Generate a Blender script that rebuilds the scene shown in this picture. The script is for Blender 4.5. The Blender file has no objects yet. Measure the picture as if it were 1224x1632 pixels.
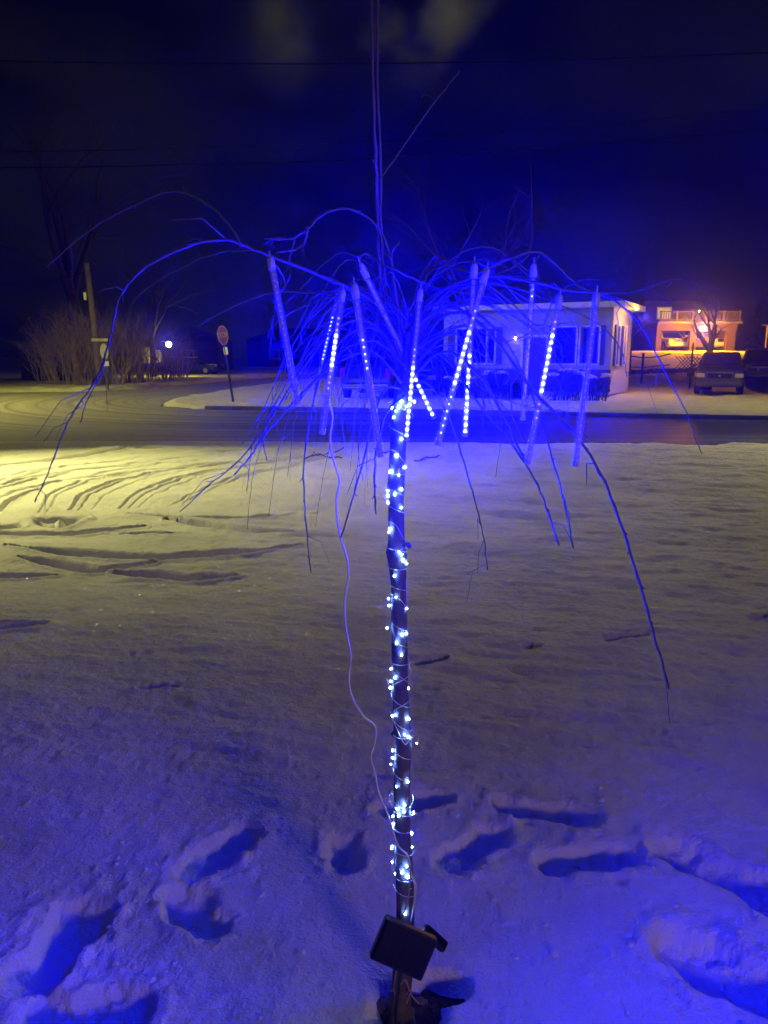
import bpy, bmesh, math, random
import numpy as np
from mathutils import Vector, Matrix, Euler
random.seed(7); rng = np.random.default_rng(7)
R = math.radians
S = bpy.context.scene
C = S.collection

# ------------------------------------------------------------------ camera
CAMZ = 1.6; PITCH = R(12.0); F = 26/36*1632
cd = bpy.data.cameras.new("camera"); cam = bpy.data.objects.new("camera", cd); C.objects.link(cam)
cd.sensor_fit = 'VERTICAL'; cd.sensor_height = 36; cd.lens = 26; cd.clip_start = 0.02; cd.clip_end = 3000
cam.location = (0, 0, CAMZ); cam.rotation_euler = (R(90)-PITCH, 0, 0)
S.camera = cam

# ------------------------------------------------------------------ render / view
S.view_settings.view_transform = 'Standard'; S.view_settings.look = 'None'
S.view_settings.exposure = 0.0; S.view_settings.gamma = 1.0
cy = S.cycles
cy.max_bounces = 5; cy.diffuse_bounces = 2; cy.glossy_bounces = 3; cy.transmission_bounces = 4
cy.transparent_max_bounces = 24; cy.volume_bounces = 0; cy.sample_clamp_indirect = 2.0
cy.use_denoising = True; cy.caustics_reflective = False; cy.caustics_refractive = False
try: cy.use_light_tree = True
except Exception: pass

def ray(px, py):
    dx = (px-612)/F; dy = (816-py)/F; c, s = math.cos(PITCH), math.sin(PITCH)
    return Vector((dx, c+dy*s, -s+dy*c))
def P(px, py, Y):
    r = ray(px, py); t = Y/r.y
    return Vector((r.x*t, Y, CAMZ+r.z*t))
def G(px, py, z=0.0):
    r = ray(px, py); t = (z-CAMZ)/r.z
    return Vector((r.x*t, r.y*t, z))

# ------------------------------------------------------------------ world: night sky, moonlit breaks in the cloud
w = bpy.data.worlds.new("World"); S.world = w; w.use_nodes = True
nt = w.node_tree; nt.nodes.clear()
def N(t, **k):
    n = nt.nodes.new(t)
    for a, b in k.items(): setattr(n, a, b)
    return n
out = N('ShaderNodeOutputWorld'); bg = N('ShaderNodeBackground'); tc = N('ShaderNodeTexCoord')
sky = N('ShaderNodeTexSky'); sky.sky_type = 'NISHITA'; sky.sun_disc = False
sky.sun_elevation = R(-8); sky.sun_rotation = R(200)
mp = N('ShaderNodeMapping'); mp.inputs['Scale'].default_value = (2.0, 2.0, 4.2); mp.inputs['Location'].default_value = (.35, .1, .77)
n1 = N('ShaderNodeTexNoise'); n1.inputs['Scale'].default_value = 1.6; n1.inputs['Detail'].default_value = 7; n1.inputs['Roughness'].default_value = .55
cr = N('ShaderNodeValToRGB'); cr.color_ramp.elements[0].position = .40; cr.color_ramp.elements[0].color = (.0004, .0004, .0006, 1)
cr.color_ramp.elements[1].position = .72; cr.color_ramp.elements[1].color = (.0055, .0055, .0055, 1)
nt.links.new(tc.outputs['Generated'], mp.inputs[0]); nt.links.new(mp.outputs[0], n1.inputs['Vector']); nt.links.new(n1.outputs[0], cr.inputs[0])
# the moon stands behind thin cloud, high in front of the camera
md = ray(610, -50).normalized()
dp = N('ShaderNodeVectorMath', operation='DOT_PRODUCT'); dp.inputs[1].default_value = md
nrm = N('ShaderNodeVectorMath', operation='NORMALIZE')
nt.links.new(tc.outputs['Generated'], nrm.inputs[0]); nt.links.new(nrm.outputs[0], dp.inputs[0])
mr = N('ShaderNodeMapRange', interpolation_type='SMOOTHSTEP'); mr.inputs['From Min'].default_value = .982; mr.inputs['From Max'].default_value = 1.0
mr.inputs['To Max'].default_value = 1
n2 = N('ShaderNodeTexNoise'); n2.inputs['Scale'].default_value = 5.5; n2.inputs['Detail'].default_value = 6
nt.links.new(tc.outputs['Generated'], n2.inputs['Vector'])
mr2 = N('ShaderNodeMapRange', interpolation_type='SMOOTHSTEP'); mr2.inputs['From Min'].default_value = .46; mr2.inputs['From Max'].default_value = .68
nt.links.new(n2.outputs[0], mr2.inputs[0])
mm = N('ShaderNodeMath', operation='MULTIPLY'); nt.links.new(mr.outputs[0], mm.inputs[0]); nt.links.new(mr2.outputs[0], mm.inputs[1])
nt.links.new(dp.outputs['Value'], mr.inputs[0])
mc = N('ShaderNodeMix', data_type='RGBA', blend_type='ADD'); mc.inputs[0].default_value = 1
ms = N('ShaderNodeMix', data_type='RGBA'); ms.inputs[6].default_value = (0, 0, 0, 1); ms.inputs[7].default_value = (.06, .058, .05, 1)
nt.links.new(mm.outputs[0], ms.inputs[0]); nt.links.new(cr.outputs[0], mc.inputs[6]); nt.links.new(ms.outputs[2], mc.inputs[7])
sk = N('ShaderNodeMix', data_type='RGBA', blend_type='ADD'); sk.inputs[0].default_value = .02
nt.links.new(mc.outputs[2], sk.inputs[6]); nt.links.new(sky.outputs[0], sk.inputs[7])
nt.links.new(sk.outputs[2], bg.inputs[0]); bg.inputs[1].default_value = 1.0
nt.links.new(bg.outputs[0], out.inputs[0])

# ------------------------------------------------------------------ unseen lamps of the street, no poles built; one is an added fill
def lamp(name, typ, loc, power, col, radius=.15, aim=None, ang=None, blend=1.0):
    l = bpy.data.lights.new(name, typ); o = bpy.data.objects.new(name, l); C.objects.link(o)
    l.energy = power; l.color = col; l.shadow_soft_size = radius; o.location = loc
    if aim is not None:
        o.rotation_euler = (Vector(aim)-Vector(loc)).to_track_quat('-Z', 'Y').to_euler()
        l.spot_size = R(ang); l.spot_blend = blend
    return o
lamp('roadside_light', 'SPOT', (-8.0, 10.0, 4.6), 3100, (1, .92, .44), .2, (-5.0, 9.3, 0), 84, 1)
lamp('roadside_light', 'SPOT', (-19, 24.5, 7.5), 5200, (1, .89, .58), .25, (-12, 28, 0), 150, .8)
lamp('roadside_light', 'SPOT', (15, 16.5, 6.0), 3000, (1, .87, .74), .3, (7, 12.3, 0), 66, 1)
lamp('roadside_light', 'SPOT', (14.5, 24, 8.0), 850, (1, .86, .50), .3, (8, 24, 0), 150, .8)  # fill lamp added to brighten the far verge and house front
lamp('porch_light', 'POINT', (2.6, -3.4, 1.55), 215, (1, .60, .76), .38)

# ------------------------------------------------------------------ noise + ground height
def hash2(i, j, s):
    n = (i.astype(np.int64)*374761393 + j.astype(np.int64)*668265263 + s*1442695041) & 0xffffffff
    n = ((n ^ (n >> 13))*1274126177) & 0xffffffff
    n = (n ^ (n >> 16)) & 0xffffffff
    return n/4294967295.0
def vnoise(x, y, s=0):
    i = np.floor(x); j = np.floor(y); fx = x-i; fy = y-j
    fx = fx*fx*fx*(fx*(fx*6-15)+10); fy = fy*fy*fy*(fy*(fy*6-15)+10)
    a = hash2(i, j, s); b = hash2(i+1, j, s); c = hash2(i, j+1, s); d = hash2(i+1, j+1, s)
    return (a*(1-fx)+b*fx)*(1-fy)+(c*(1-fx)+d*fx)*fy
def fbm(x, y, o=4, s=0, g=.5):
    v = 0; a = 1; t = 0
    for k in range(o):
        v = v+a*vnoise(x*2**k+17*k, y*2**k-9*k, s+k); t += a; a *= g
    return v/t-.5
def sst(a, b, x):
    t = np.clip((x-a)/(b-a), 0, 1); return t*t*(3-2*t)

ROAD = [(-90, 19), (-30, 16.2), (-12, 15.0), (-4, 14.9), (2, 14.6), (10, 13.9), (40, 9), (60, 5), (60, 9.5),
        (32, 15.6), (10.7, 20.9), (4, 22.8), (-2, 24.4), (-6.3, 25.0), (-8.0, 26.6), (-8.6, 29), (-8.1, 35), (-6.6, 47), (-2.6, 60), (6, 92),
        (-3, 93), (-9.6, 60), (-12.0, 48), (-13.4, 40), (-15, 37.5), (-19, 36.5), (-50, 40), (-90, 46)]
def seg_dist(x, y, pts, closed=True):
    d = np.full(x.shape, 1e9); n = len(pts)
    for k in range(n if closed else n-1):
        ax, ay = pts[k]; bx, by = pts[(k+1) % n]
        vx, vy = bx-ax, by-ay; L = vx*vx+vy*vy+1e-12
        t = np.clip(((x-ax)*vx+(y-ay)*vy)/L, 0, 1)
        d = np.minimum(d, np.hypot(x-ax-t*vx, y-ay-t*vy))
    return d
def inside(x, y, pts):
    c = np.zeros(x.shape, bool); n = len(pts)
    for k in range(n):
        ax, ay = pts[k]; bx, by = pts[(k+1) % n]
        if ay == by: continue
        c ^= ((ay > y) != (by > y)) & (x < (bx-ax)*(y-ay)/(by-ay)+ax)
    return c

def g2(px, py, z=0.0):
    v = G(px, py, z); return (v.x, v.y)
# footprints: two ends in the photo's pixels, half width in metres, depth
PRINTS = [((290, 1392), (405, 1318), .060, .13), ((268, 1418), (345, 1478), .058, .12), ((48, 1560), (140, 1445), .075, .17),
          ((60, 1612), (225, 1606), .065, .12), ((545, 1328), (552, 1378), .054, .12), ((600, 1294), (715, 1266), .050, .10),
          ((715, 1376), (795, 1328), .060, .12), ((795, 1280), (950, 1304), .056, .12), ((868, 1374), (1008, 1360), .060, .12),
          ((1066, 1345), (1240, 1432), .075, .15), ((1066, 1500), (1250, 1590), .085, .15), ((222, 1100), (285, 1092), .030, .05),
          ((660, 1058), (712, 1048), .036, .06), ((835, 1032), (862, 1030), .030, .03), ((958, 1022), (1040, 1010), .030, .06), ((1195, 982), (1240, 978), .03, .04),
          ((205, 1045), (245, 1040), .03, .02), ((600, 1240), (640, 1232), .03, .02)]
# ploughed furrows and tyre ruts in the lawn: pixel lines, half width, depth
RW_ARC = []
RUTS = [([(205, 819), (300, 827), (400, 827), (510, 816)], .075, .075), ([(265, 829), (400, 846), (545, 853)], .10, .075),
        ([(-60, 853), (120, 851), (232, 840)], .085, .09), ([(195, 852), (300, 850)], .05, .05),
        ([(10, 871), (120, 885), (250, 891), (400, 882), (492, 871)], .09, .10), ([(30, 889), (150, 910), (245, 900)], .075, .08),
        ([(185, 914), (300, 922), (375, 918)], .09, .10), ([(-60, 922), (90, 919)], .07, .08), ([(-60, 1004), (70, 996)], .07, .08),
        ([(-60, 752), (80, 733), (200, 716), (245, 713)], .17, .14), ([(205, 712), (244, 714)], .30, .14),
        ([(-40, 785), (60, 757), (200, 742), (320, 736)], .07, .05), ([(30, 779), (120, 762), (230, 750)], .06, .06),
        
        
        ([(60, 830), (95, 838), (120, 828)], .12, .09), ([(70, 826), (125, 827)], .10, .10), ([(-30, 842), (15, 840)], .12, .07),
        ([(-40, 765), (90, 745), (230, 726)], .05, .04), ([(-40, 730), (120, 715), (260, 707)], .06, .04), ([(330, 722), (440, 712)], .12, .05),
        ([(700, 716), (760, 712), (815, 716)], .30, .04), ([(0, 808), (30, 790), (80, 775)], .05, .05), ([(-20, 830), (10, 800), (60, 780)], .05, .04)]
SW = [(0, .035, .035), (13, .025, .03), (48, .055, .05), (62, .03, .03), (84, .02, .025), (128, .045, .045), (143, .03, .03), (160, .02, .025), (215, .035, .035), (229, .025, .03)]
for k_, d_, w_ in SW:
    k = k_/34   # the swirl of tyre marks turning in from the road
    RUTS.append(([(62+34*k, 816-k*2), (76+36*k, 788), (128+38*k, 766-k), (222+36*k, 750-k), (350+30*k, 736-k*1.5), (500+20*k, 724-k*1.5)], w_, d_))
for k, d_ in enumerate((.03, .045, .03)):
    RUTS.append(([(-60, 815-14*k), (20, 785-12*k), (110, 762-10*k), (230, 742-7*k), (360, 726-4*k)], .05, d_))
# smooth arcs where a car swung in from the road
for (cx_, cy_, r0, r1, rr_, dp0) in [(-6.4, 9.2, 0, 0, r_, d_) for r_, d_ in ((2.2, .05), (2.42, .03), (2.9, .045), (3.15, .03), (3.75, .05), (3.95, .03), (4.6, .035), (1.7, .04), (5.2, .03))]:
    continue; RW_ARC.append(([(cx_+rr_*1.15*math.cos(R(a)), cy_+.2*rr_+rr_*.9*math.sin(R(a))) for a in range(-25, 96, 8)], .07, dp0))
def shrink(a, b, k=.13): return ((a[0]+(b[0]-a[0])*k, a[1]+(b[1]-a[1])*k), (b[0]-(b[0]-a[0])*k, b[1]-(b[1]-a[1])*k))
PW = [(*shrink(g2(*a), g2(*b)), hw*(1.15 if dp_ > .09 else 1), dp_) for a, b, hw, dp_ in PRINTS]
RW = [([g2(*p) for p in pts], hw, dp_) for pts, hw, dp_ in RUTS]
RW += RW_ARC
TREE = G(637, 1603)

def base_height(x, y):
    """large shape of the terrain without prints"""
    dR = seg_dist(x, y, ROAD); ins = inside(x, y, ROAD)
    near = y < 14.9
    z = .035*fbm(x*.35, y*.35, 3, 5)*sst(3, 8, y)
    # lawn rolls off to the road, far verge lies a little lower
    z = z-.10*sst(12.5, 14.6, y)+.10*np.clip(fbm(x*.9, y*.9, 4, 12)+.05, -.1, 1)*np.exp(-((y-13.7)/.7)**2)
    far = sst(15, 22, y)
    z = z+far*(.03+.16*fbm(x*.6, y*.6, 3, 9))
    z = z+1.9*sst(35, 54, y)*sst(5, 13, x)+.5*sst(58, 140, y)
    z = z-.14*sst(.55, 0, dR)*(~ins)*(y > 16)*(1-.35*fbm(x*2, y*2, 3, 3))
    z = z+.10*np.exp(-((dR-.9)/.45)**2)*(~ins)*(y > 16)*(.6+1.6*fbm(x*1.6, y*1.6, 3, 8))
    z = np.where(ins, -.30, z)
    return z
def height(x, y):
    z = base_height(x, y)
    sh = x.shape
    lawn = (y < 15.2)
    lx, ly = x[lawn], y[lawn]
    wx = lx+.022*fbm(lx*9, ly*9, 3, 21)*np.clip(ly, 1, 6)*.6; wy = ly+.030*fbm(lx*9+40, ly*9, 3, 22)*np.clip(ly, 1, 6)*.6
    h = np.zeros(lx.shape)
    # wind ripples, long and low
    rx = lx*.9+ly*.25; ry = ly*3.2+lx*.5
    rp = fbm(rx+.6*fbm(lx, ly, 2, 31), ry+1.2*fbm(lx*.8, ly*.8, 2, 33), 4, 41, .55)
    h += .088*rp*sst(1.8, 4.5, ly)*(.45+.55*sst(-2.5, .5, lx))*(.5+.9*sst(3, 9, ly))
    rp2 = fbm(lx*3+ly, ly*10+lx*2, 3, 47, .5)
    h += .040*rp2*(.4+.6*sst(-2.5, .5, lx))*sst(1.6, 3.5, ly)
    h += .015*fbm(lx*13, ly*18, 3, 51)*(.45+.55*sst(1.9, 3.2, ly))+.009*fbm(lx*34, ly*40, 2, 53)*sst(9, 4, ly)*sst(1.7, 3.0, ly)
    h += .018*fbm(lx*4.5, ly*4.5, 2, 57)*sst(6, 2, ly)
    near = ly < 4.5
    nx, ny = lx[near], ly[near]
    hn = .0026*fbm(nx*55, ny*55, 3, 61)+.0012*fbm(nx*140, ny*140, 2, 63)
    cl = fbm(nx*26, ny*26, 2, 65); hn += .012*np.clip(cl-.20, 0, 1)*2
    h[near] += hn
    for (a, b, hw, dpt) in PW:
        m = (np.abs(lx-(a[0]+b[0])/2) < 1.2) & (np.abs(ly-(a[1]+b[1])/2) < 1.0)
        d = seg_dist(wx[m], wy[m], [a, b], False)
        vx_, vy_ = b[0]-a[0], b[1]-a[1]; tt = ((lx[m]-a[0])*vx_+(ly[m]-a[1])*vy_)/(vx_*vx_+vy_*vy_)
        d = d*(1+.28*np.cos(np.clip(tt, 0, 1)*6.28+a[0]*9)*.6)+.024*fbm(lx[m]*16, ly[m]*16, 3, 91)+.010*fbm(lx[m]*60, ly[m]*60, 2, 94)
        h[m] = h[m]*(1-.7*sst(hw, hw*.6, d))-dpt*.54*(.5*sst(hw*1.12, hw*.55, d)+.5*sst(hw*1.1, -hw*.2, d))+.008*np.exp(-((d-hw*1.35)/(hw*.35))**2)*(.4+3*fbm(lx[m]*18, ly[m]*18, 2, 71))+.03*fbm(lx[m]*26, ly[m]*26, 3, 95)*sst(hw*1.1, hw*.6, d)
    for (pts, hw, dpt) in RW:
        xs = [p[0] for p in pts]; ys = [p[1] for p in pts]
        m = (lx > min(xs)-1) & (lx < max(xs)+1) & (ly > min(ys)-1) & (ly < max(ys)+1)
        kq = .10 if hw > .082 else .04
        d = seg_dist(lx[m]*(1-kq)+wx[m]*kq, ly[m]*(1-kq)+wy[m]*kq, pts, False)
        # taper towards both ends
        e0 = np.hypot(lx[m]-xs[0], ly[m]-ys[0]); e1 = np.hypot(lx[m]-xs[-1], ly[m]-ys[-1]); L_ = sum(math.hypot(xs[i+1]-xs[i], ys[i+1]-ys[i]) for i in range(len(xs)-1))
        ww = hw*(1+(.5 if hw > .082 else .25)*fbm(lx[m]*1.3, ly[m]*1.3, 2, 77))*(.35+.65*sst(0, L_*.3, np.minimum(e0, e1)))
        h[m] += -1.2*dpt*sst(.95, .5, d/ww)+dpt*.2*np.exp(-((d/ww-1.3)/.3)**2)
    # hollow melted round the tree's foot, open to the right
    dt = np.hypot((wx-TREE.x-.02)/1.15, wy-TREE.y+.005)
    dt = np.minimum(dt, np.hypot((wx-TREE.x-.115)/1.2, (wy-TREE.y-.065)/.8)*1.35)
    dt = dt+.012*fbm(lx*30, ly*30, 2, 93)
    h += -.070*sst(.100, .04, dt)
    z[lawn] += h*sst(15.0, 14.0, ly)
    fy = (~lawn) & (y < 75) & (z > -.29)
    z[fy] += .05*fbm(x[fy]*2.5, y[fy]*2.5, 3, 81)
    return z
def gz(x, y):
    return float(base_height(np.array([float(x)]), np.array([float(y)]))[0])

# ------------------------------------------------------------------ materials
MATS = {}
def mat(name, col, rough=.6, metal=0, var=0, vscale=8, bump=0, bscale=40, spec=.5, emit=None, estr=0, alt=None, coat=0, distance=.01):
    if name in MATS: return MATS[name]
    m = bpy.data.materials.new(name); m.use_nodes = True; t = m.node_tree
    b = t.nodes['Principled BSDF']; b.inputs['Base Color'].default_value = (*col, 1)
    b.inputs['Roughness'].default_value = rough; b.inputs['Metallic'].default_value = metal
    b.inputs['Specular IOR Level'].default_value = spec; b.inputs['Coat Weight'].default_value = coat
    co = t.nodes.new('ShaderNodeTexCoord')
    if var or alt:
        n = t.nodes.new('ShaderNodeTexNoise'); n.inputs['Scale'].default_value = vscale; n.inputs['Detail'].default_value = 5
        t.links.new(co.outputs['Object'], n.inputs['Vector'])
        r = t.nodes.new('ShaderNodeValToRGB'); r.color_ramp.elements[0].position = .35; r.color_ramp.elements[1].position = .65
        c2 = alt or tuple(min(1, c*(1+var)) for c in col)
        r.color_ramp.elements[0].color = (*[c*(1-var) for c in col], 1); r.color_ramp.elements[1].color = (*c2, 1)
        t.links.new(n.outputs[0], r.inputs[0]); t.links.new(r.outputs[0], b.inputs['Base Color'])
    if bump:
        n = t.nodes.new('ShaderNodeTexNoise'); n.inputs['Scale'].default_value = bscale; n.inputs['Detail'].default_value = 4
        t.links.new(co.outputs['Object'], n.inputs['Vector'])
        bp = t.nodes.new('ShaderNodeBump'); bp.inputs['Strength'].default_value = bump; bp.inputs['Distance'].default_value = distance
        t.links.new(n.outputs[0], bp.inputs['Height']); t.links.new(bp.outputs[0], b.inputs['Normal'])
    if emit:
        b.inputs['Emission Color'].default_value = (*emit, 1); b.inputs['Emission Strength'].default_value = estr
    MATS[name] = m; return m

def snow_material():
    m = bpy.data.materials.new('snow'); m.use_nodes = True; t = m.node_tree; b = t.nodes['Principled BSDF']
    b.inputs['Roughness'].default_value = .9; b.inputs['Specular IOR Level'].default_value = .12
    co = t.nodes.new('ShaderNodeTexCoord')
    n = t.nodes.new('ShaderNodeTexNoise'); n.inputs['Scale'].default_value = 1.3; n.inputs['Detail'].default_value = 6
    r = t.nodes.new('ShaderNodeValToRGB'); r.color_ramp.elements[0].position = .3; r.color_ramp.elements[1].position = .6
    r.color_ramp.elements[0].color = (.68, .68, .70, 1); r.color_ramp.elements[1].color = (.84, .84, .86, 1)
    t.links.new(co.outputs['Object'], n.inputs['Vector']); t.links.new(n.outputs[0], r.inputs[0]); t.links.new(r.outputs[0], b.inputs['Base Color'])
    a = t.nodes.new('ShaderNodeTexNoise'); a.inputs['Scale'].default_value = 95; a.inputs['Detail'].default_value = 4; a.inputs['Roughness'].default_value = .65
    c = t.nodes.new('ShaderNodeTexNoise'); c.inputs['Scale'].default_value = 22; c.inputs['Detail'].default_value = 4
    t.links.new(co.outputs['Object'], a.inputs['Vector']); t.links.new(co.outputs['Object'], c.inputs['Vector'])
    b1 = t.nodes.new('ShaderNodeBump'); b1.inputs['Strength'].default_value = .75; b1.inputs['Distance'].default_value = .017
    b2 = t.nodes.new('ShaderNodeBump'); b2.inputs['Strength'].default_value = .95; b2.inputs['Distance'].default_value = .014
    t.links.new(a.outputs[0], b1.inputs['Height']); t.links.new(c.outputs[0], b2.inputs['Height'])
    t.links.new(b1.outputs[0], b2.inputs['Normal']); t.links.new(b2.outputs[0], b.inputs['Normal'])
    return m
SNOW = snow_material(); MATS['snow'] = SNOW

def road_material():
    m = bpy.data.materials.new('snowy_road'); m.use_nodes = True; t = m.node_tree; b = t.nodes['Principled BSDF']
    b.inputs['Roughness'].default_value = .7; b.inputs['Specular IOR Level'].default_value = .3
    co = t.nodes.new('ShaderNodeTexCoord'); mpn = t.nodes.new('ShaderNodeMapping')
    mpn.inputs['Rotation'].default_value = (0, 0, R(9)); mpn.inputs['Scale'].default_value = (.05, .9, 1)
    t.links.new(co.outputs['Object'], mpn.inputs[0])
    n = t.nodes.new('ShaderNodeTexNoise'); n.inputs['Scale'].default_value = 2.0; n.inputs['Detail'].default_value = 7; n.inputs['Roughness'].default_value = .65; n.inputs['Distortion'].default_value = .25
    t.links.new(mpn.outputs[0], n.inputs['Vector'])
    # packed snow lies on the junction to the left, swept asphalt to the right
    sx = t.nodes.new('ShaderNodeSeparateXYZ'); t.links.new(co.outputs['Object'], sx.inputs[0])
    mrx = t.nodes.new('ShaderNodeMapRange'); mrx.inputs['From Min'].default_value = 2; mrx.inputs['From Max'].default_value = -7
    mrx.inputs['To Min'].default_value = -.13; mrx.inputs['To Max'].default_value = .19; t.links.new(sx.outputs[0], mrx.inputs[0])
    # ruts bend round the corner of the verge
    vd = t.nodes.new('ShaderNodeVectorMath'); vd.operation = 'DISTANCE'; vd.inputs[1].default_value = (-2.5, 32, -.2); t.links.new(co.outputs['Object'], vd.inputs[0])
    cb = t.nodes.new('ShaderNodeCombineXYZ'); t.links.new(vd.outputs['Value'], cb.inputs[0])
    nr_ = t.nodes.new('ShaderNodeTexNoise'); nr_.inputs['Scale'].default_value = 1.9; nr_.inputs['Detail'].default_value = 5; nr_.inputs['Roughness'].default_value = .6; t.links.new(cb.outputs[0], nr_.inputs['Vector'])
    mrm = t.nodes.new('ShaderNodeMapRange'); mrm.inputs['From Min'].default_value = -1; mrm.inputs['From Max'].default_value = -6; t.links.new(sx.outputs[0], mrm.inputs[0])
    mxn = t.nodes.new('ShaderNodeMix'); t.links.new(mrm.outputs[0], mxn.inputs[0]); t.links.new(n.outputs[0], mxn.inputs[2]); t.links.new(nr_.outputs[0], mxn.inputs[3])
    # snow dragged off the lawn where cars cut the corner
    mry = t.nodes.new('ShaderNodeMapRange'); mry.inputs['From Min'].default_value = 19.5; mry.inputs['From Max'].default_value = 14.8; mry.inputs['To Max'].default_value = .30; t.links.new(sx.outputs[1], mry.inputs[0])
    mmy = t.nodes.new('ShaderNodeMath'); mmy.operation = 'MULTIPLY'; t.links.new(mry.outputs[0], mmy.inputs[0]); t.links.new(mrm.outputs[0], mmy.inputs[1])
    ad0 = t.nodes.new('ShaderNodeMath'); ad0.operation = 'ADD'; t.links.new(mxn.outputs[0], ad0.inputs[0]); t.links.new(mmy.outputs[0], ad0.inputs[1])
    ad = t.nodes.new('ShaderNodeMath'); ad.operation = 'ADD'; t.links.new(ad0.outputs[0], ad.inputs[0]); t.links.new(mrx.outputs[0], ad.inputs[1])
    r = t.nodes.new('ShaderNodeValToRGB'); e = r.color_ramp.elements
    e[0].position = .36; e[0].color = (.035, .034, .036, 1); e[1].position = .72; e[1].color = (.42, .41, .41, 1)
    k = e.new(.52); k.color = (.12, .115, .115, 1)
    t.links.new(ad.outputs[0], r.inputs[0]); t.links.new(r.outputs[0], b.inputs['Base Color'])
    bp = t.nodes.new('ShaderNodeBump'); bp.inputs['Strength'].default_value = .6; bp.inputs['Distance'].default_value = .03
    t.links.new(n.outputs[0], bp.inputs['Height']); t.links.new(bp.outputs[0], b.inputs['Normal'])
    return m
ROADM = road_material()

def clear_plastic():
    m = bpy.data.materials.new('clear_plastic'); m.use_nodes = True; t = m.node_tree; t.nodes.clear()
    o = t.nodes.new('ShaderNodeOutputMaterial'); mx = t.nodes.new('ShaderNodeMixShader'); tr = t.nodes.new('ShaderNodeBsdfTransparent')
    gl = t.nodes.new('ShaderNodeBsdfGlossy'); gl.inputs['Roughness'].default_value = .12; fr = t.nodes.new('ShaderNodeLayerWeight'); fr.inputs[0].default_value = .35
    df = t.nodes.new('ShaderNodeBsdfDiffuse'); df.inputs[0].default_value = (.8, .8, .85, 1); m2 = t.nodes.new('ShaderNodeMixShader'); m2.inputs[0].default_value = .18
    tr.inputs[0].default_value = (.95, .95, .98, 1)
    t.links.new(gl.outputs[0], m2.inputs[1]); t.links.new(df.outputs[0], m2.inputs[2])
    mth = t.nodes.new('ShaderNodeMath'); mth.operation = 'MULTIPLY_ADD'; mth.inputs[1].default_value = .6; mth.inputs[2].default_value = .07
    t.links.new(fr.outputs['Facing'], mth.inputs[0]); t.links.new(mth.outputs[0], mx.inputs[0])
    t.links.new(tr.outputs[0], mx.inputs[1]); t.links.new(m2.outputs[0], mx.inputs[2]); t.links.new(mx.outputs[0], o.inputs[0])
    return m
CLEAR = clear_plastic()

def siding():
    m = bpy.data.materials.new('white_siding'); m.use_nodes = True; t = m.node_tree; b = t.nodes['Principled BSDF']
    b.inputs['Base Color'].default_value = (.36, .36, .36, 1); b.inputs['Roughness'].default_value = .6
    co = t.nodes.new('ShaderNodeTexCoord'); sx = t.nodes.new('ShaderNodeSeparateXYZ'); t.links.new(co.outputs['Object'], sx.inputs[0])
    mu = t.nodes.new('ShaderNodeMath'); mu.operation = 'MULTIPLY'; mu.inputs[1].default_value = 1/.2
    fr = t.nodes.new('ShaderNodeMath'); fr.operation = 'FRACT'
    t.links.new(sx.outputs[2], mu.inputs[0]); t.links.new(mu.outputs[0], fr.inputs[0])
    bp = t.nodes.new('ShaderNodeBump'); bp.inputs['Strength'].default_value = 1; bp.inputs['Distance'].default_value = .07; bp.invert = True
    t.links.new(fr.outputs[0], bp.inputs['Height']); t.links.new(bp.outputs[0], b.inputs['Normal'])
    return m
SIDING = siding()
BARK = mat('bark', (.085, .065, .055), .75, var=.35, vscale=30, bump=.7, bscale=120, distance=.002)
TWIG = mat('twig_bark', (.055, .038, .026), .65, var=.3, vscale=25)
GREYBARK = mat('grey_bark', (.34, .26, .18), .85, var=.3, vscale=3)
DARKBARK = mat('dark_bark', (.026, .022, .019), .9, var=.3, vscale=3)
BLACKP = mat('black_plastic', (.004, .004, .005), .28, spec=.3)
PANEL = mat('solar_cell', (.004, .005, .012), .12, spec=.2)
METAL = mat('grey_metal', (.35, .35, .36), .4, metal=.8)
WHITE = mat('white_paint', (.75, .75, .73), .5, var=.06)
RED = mat('sign_red', (.16, .008, .012), .4)
DGLASS = mat('dark_glass', (.012, .013, .016), .08)
CARGREY = mat('grey_car_paint', (.10, .10, .11), .3, metal=.5, coat=.8)
CARDARK = mat('dark_car_paint', (.015, .016, .02), .3, coat=.8)
CARWHITE = mat('white_car_paint', (.6, .6, .6), .3, coat=.6)
RUBBER = mat('rubber', (.012, .012, .012), .8)
CHROME = mat('chrome', (.6, .6, .6), .15, metal=1)
LENS = mat('headlight_lens', (.55, .55, .55), .1, spec=.8)
TAIL = mat('tail_lamp_red', (.35, .01, .01), .2)
ROOF = mat('dark_shingle', (.03, .03, .034), .9, var=.4, vscale=2)
TRIM = mat('trim_white', (.7, .69, .66), .5)
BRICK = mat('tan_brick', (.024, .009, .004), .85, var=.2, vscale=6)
DARKWALL = mat('dark_wall', (.05, .045, .04), .8, var=.3, vscale=1)
WOODPOLE = mat('pole_wood', (.24, .20, .15), .85, var=.25, vscale=5)
LEAF = mat('dark_evergreen', (.035, .045, .03), .8, var=.3, vscale=3)
SOIL = mat('wet_soil', (.045, .028, .018), .9, var=.5, vscale=30, bump=1, bscale=60, distance=.01)
CORD = mat('cord_plastic', (.62, .60, .62), .4)
WIRE = mat('copper_wire', (.75, .66, .55), .3, metal=.6)
PCB = mat('led_board', (.34, .34, .40), .35)
LED_OFF = mat('led_unlit', (.75, .75, .6), .3)
BLUE = (.0003, .00036, 1.0)
LED_ON = mat('led_lit', (.5, .5, .5), .4, emit=BLUE, estr=22500)
LED_DIM = mat('led_dim', (.5, .5, .5), .4, emit=(.0006, .0008, 1.0), estr=3000)
LED_TRAIL = mat('led_trail', (.5, .5, .5), .4, emit=(.02, .015, 1.0), estr=40)
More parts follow.
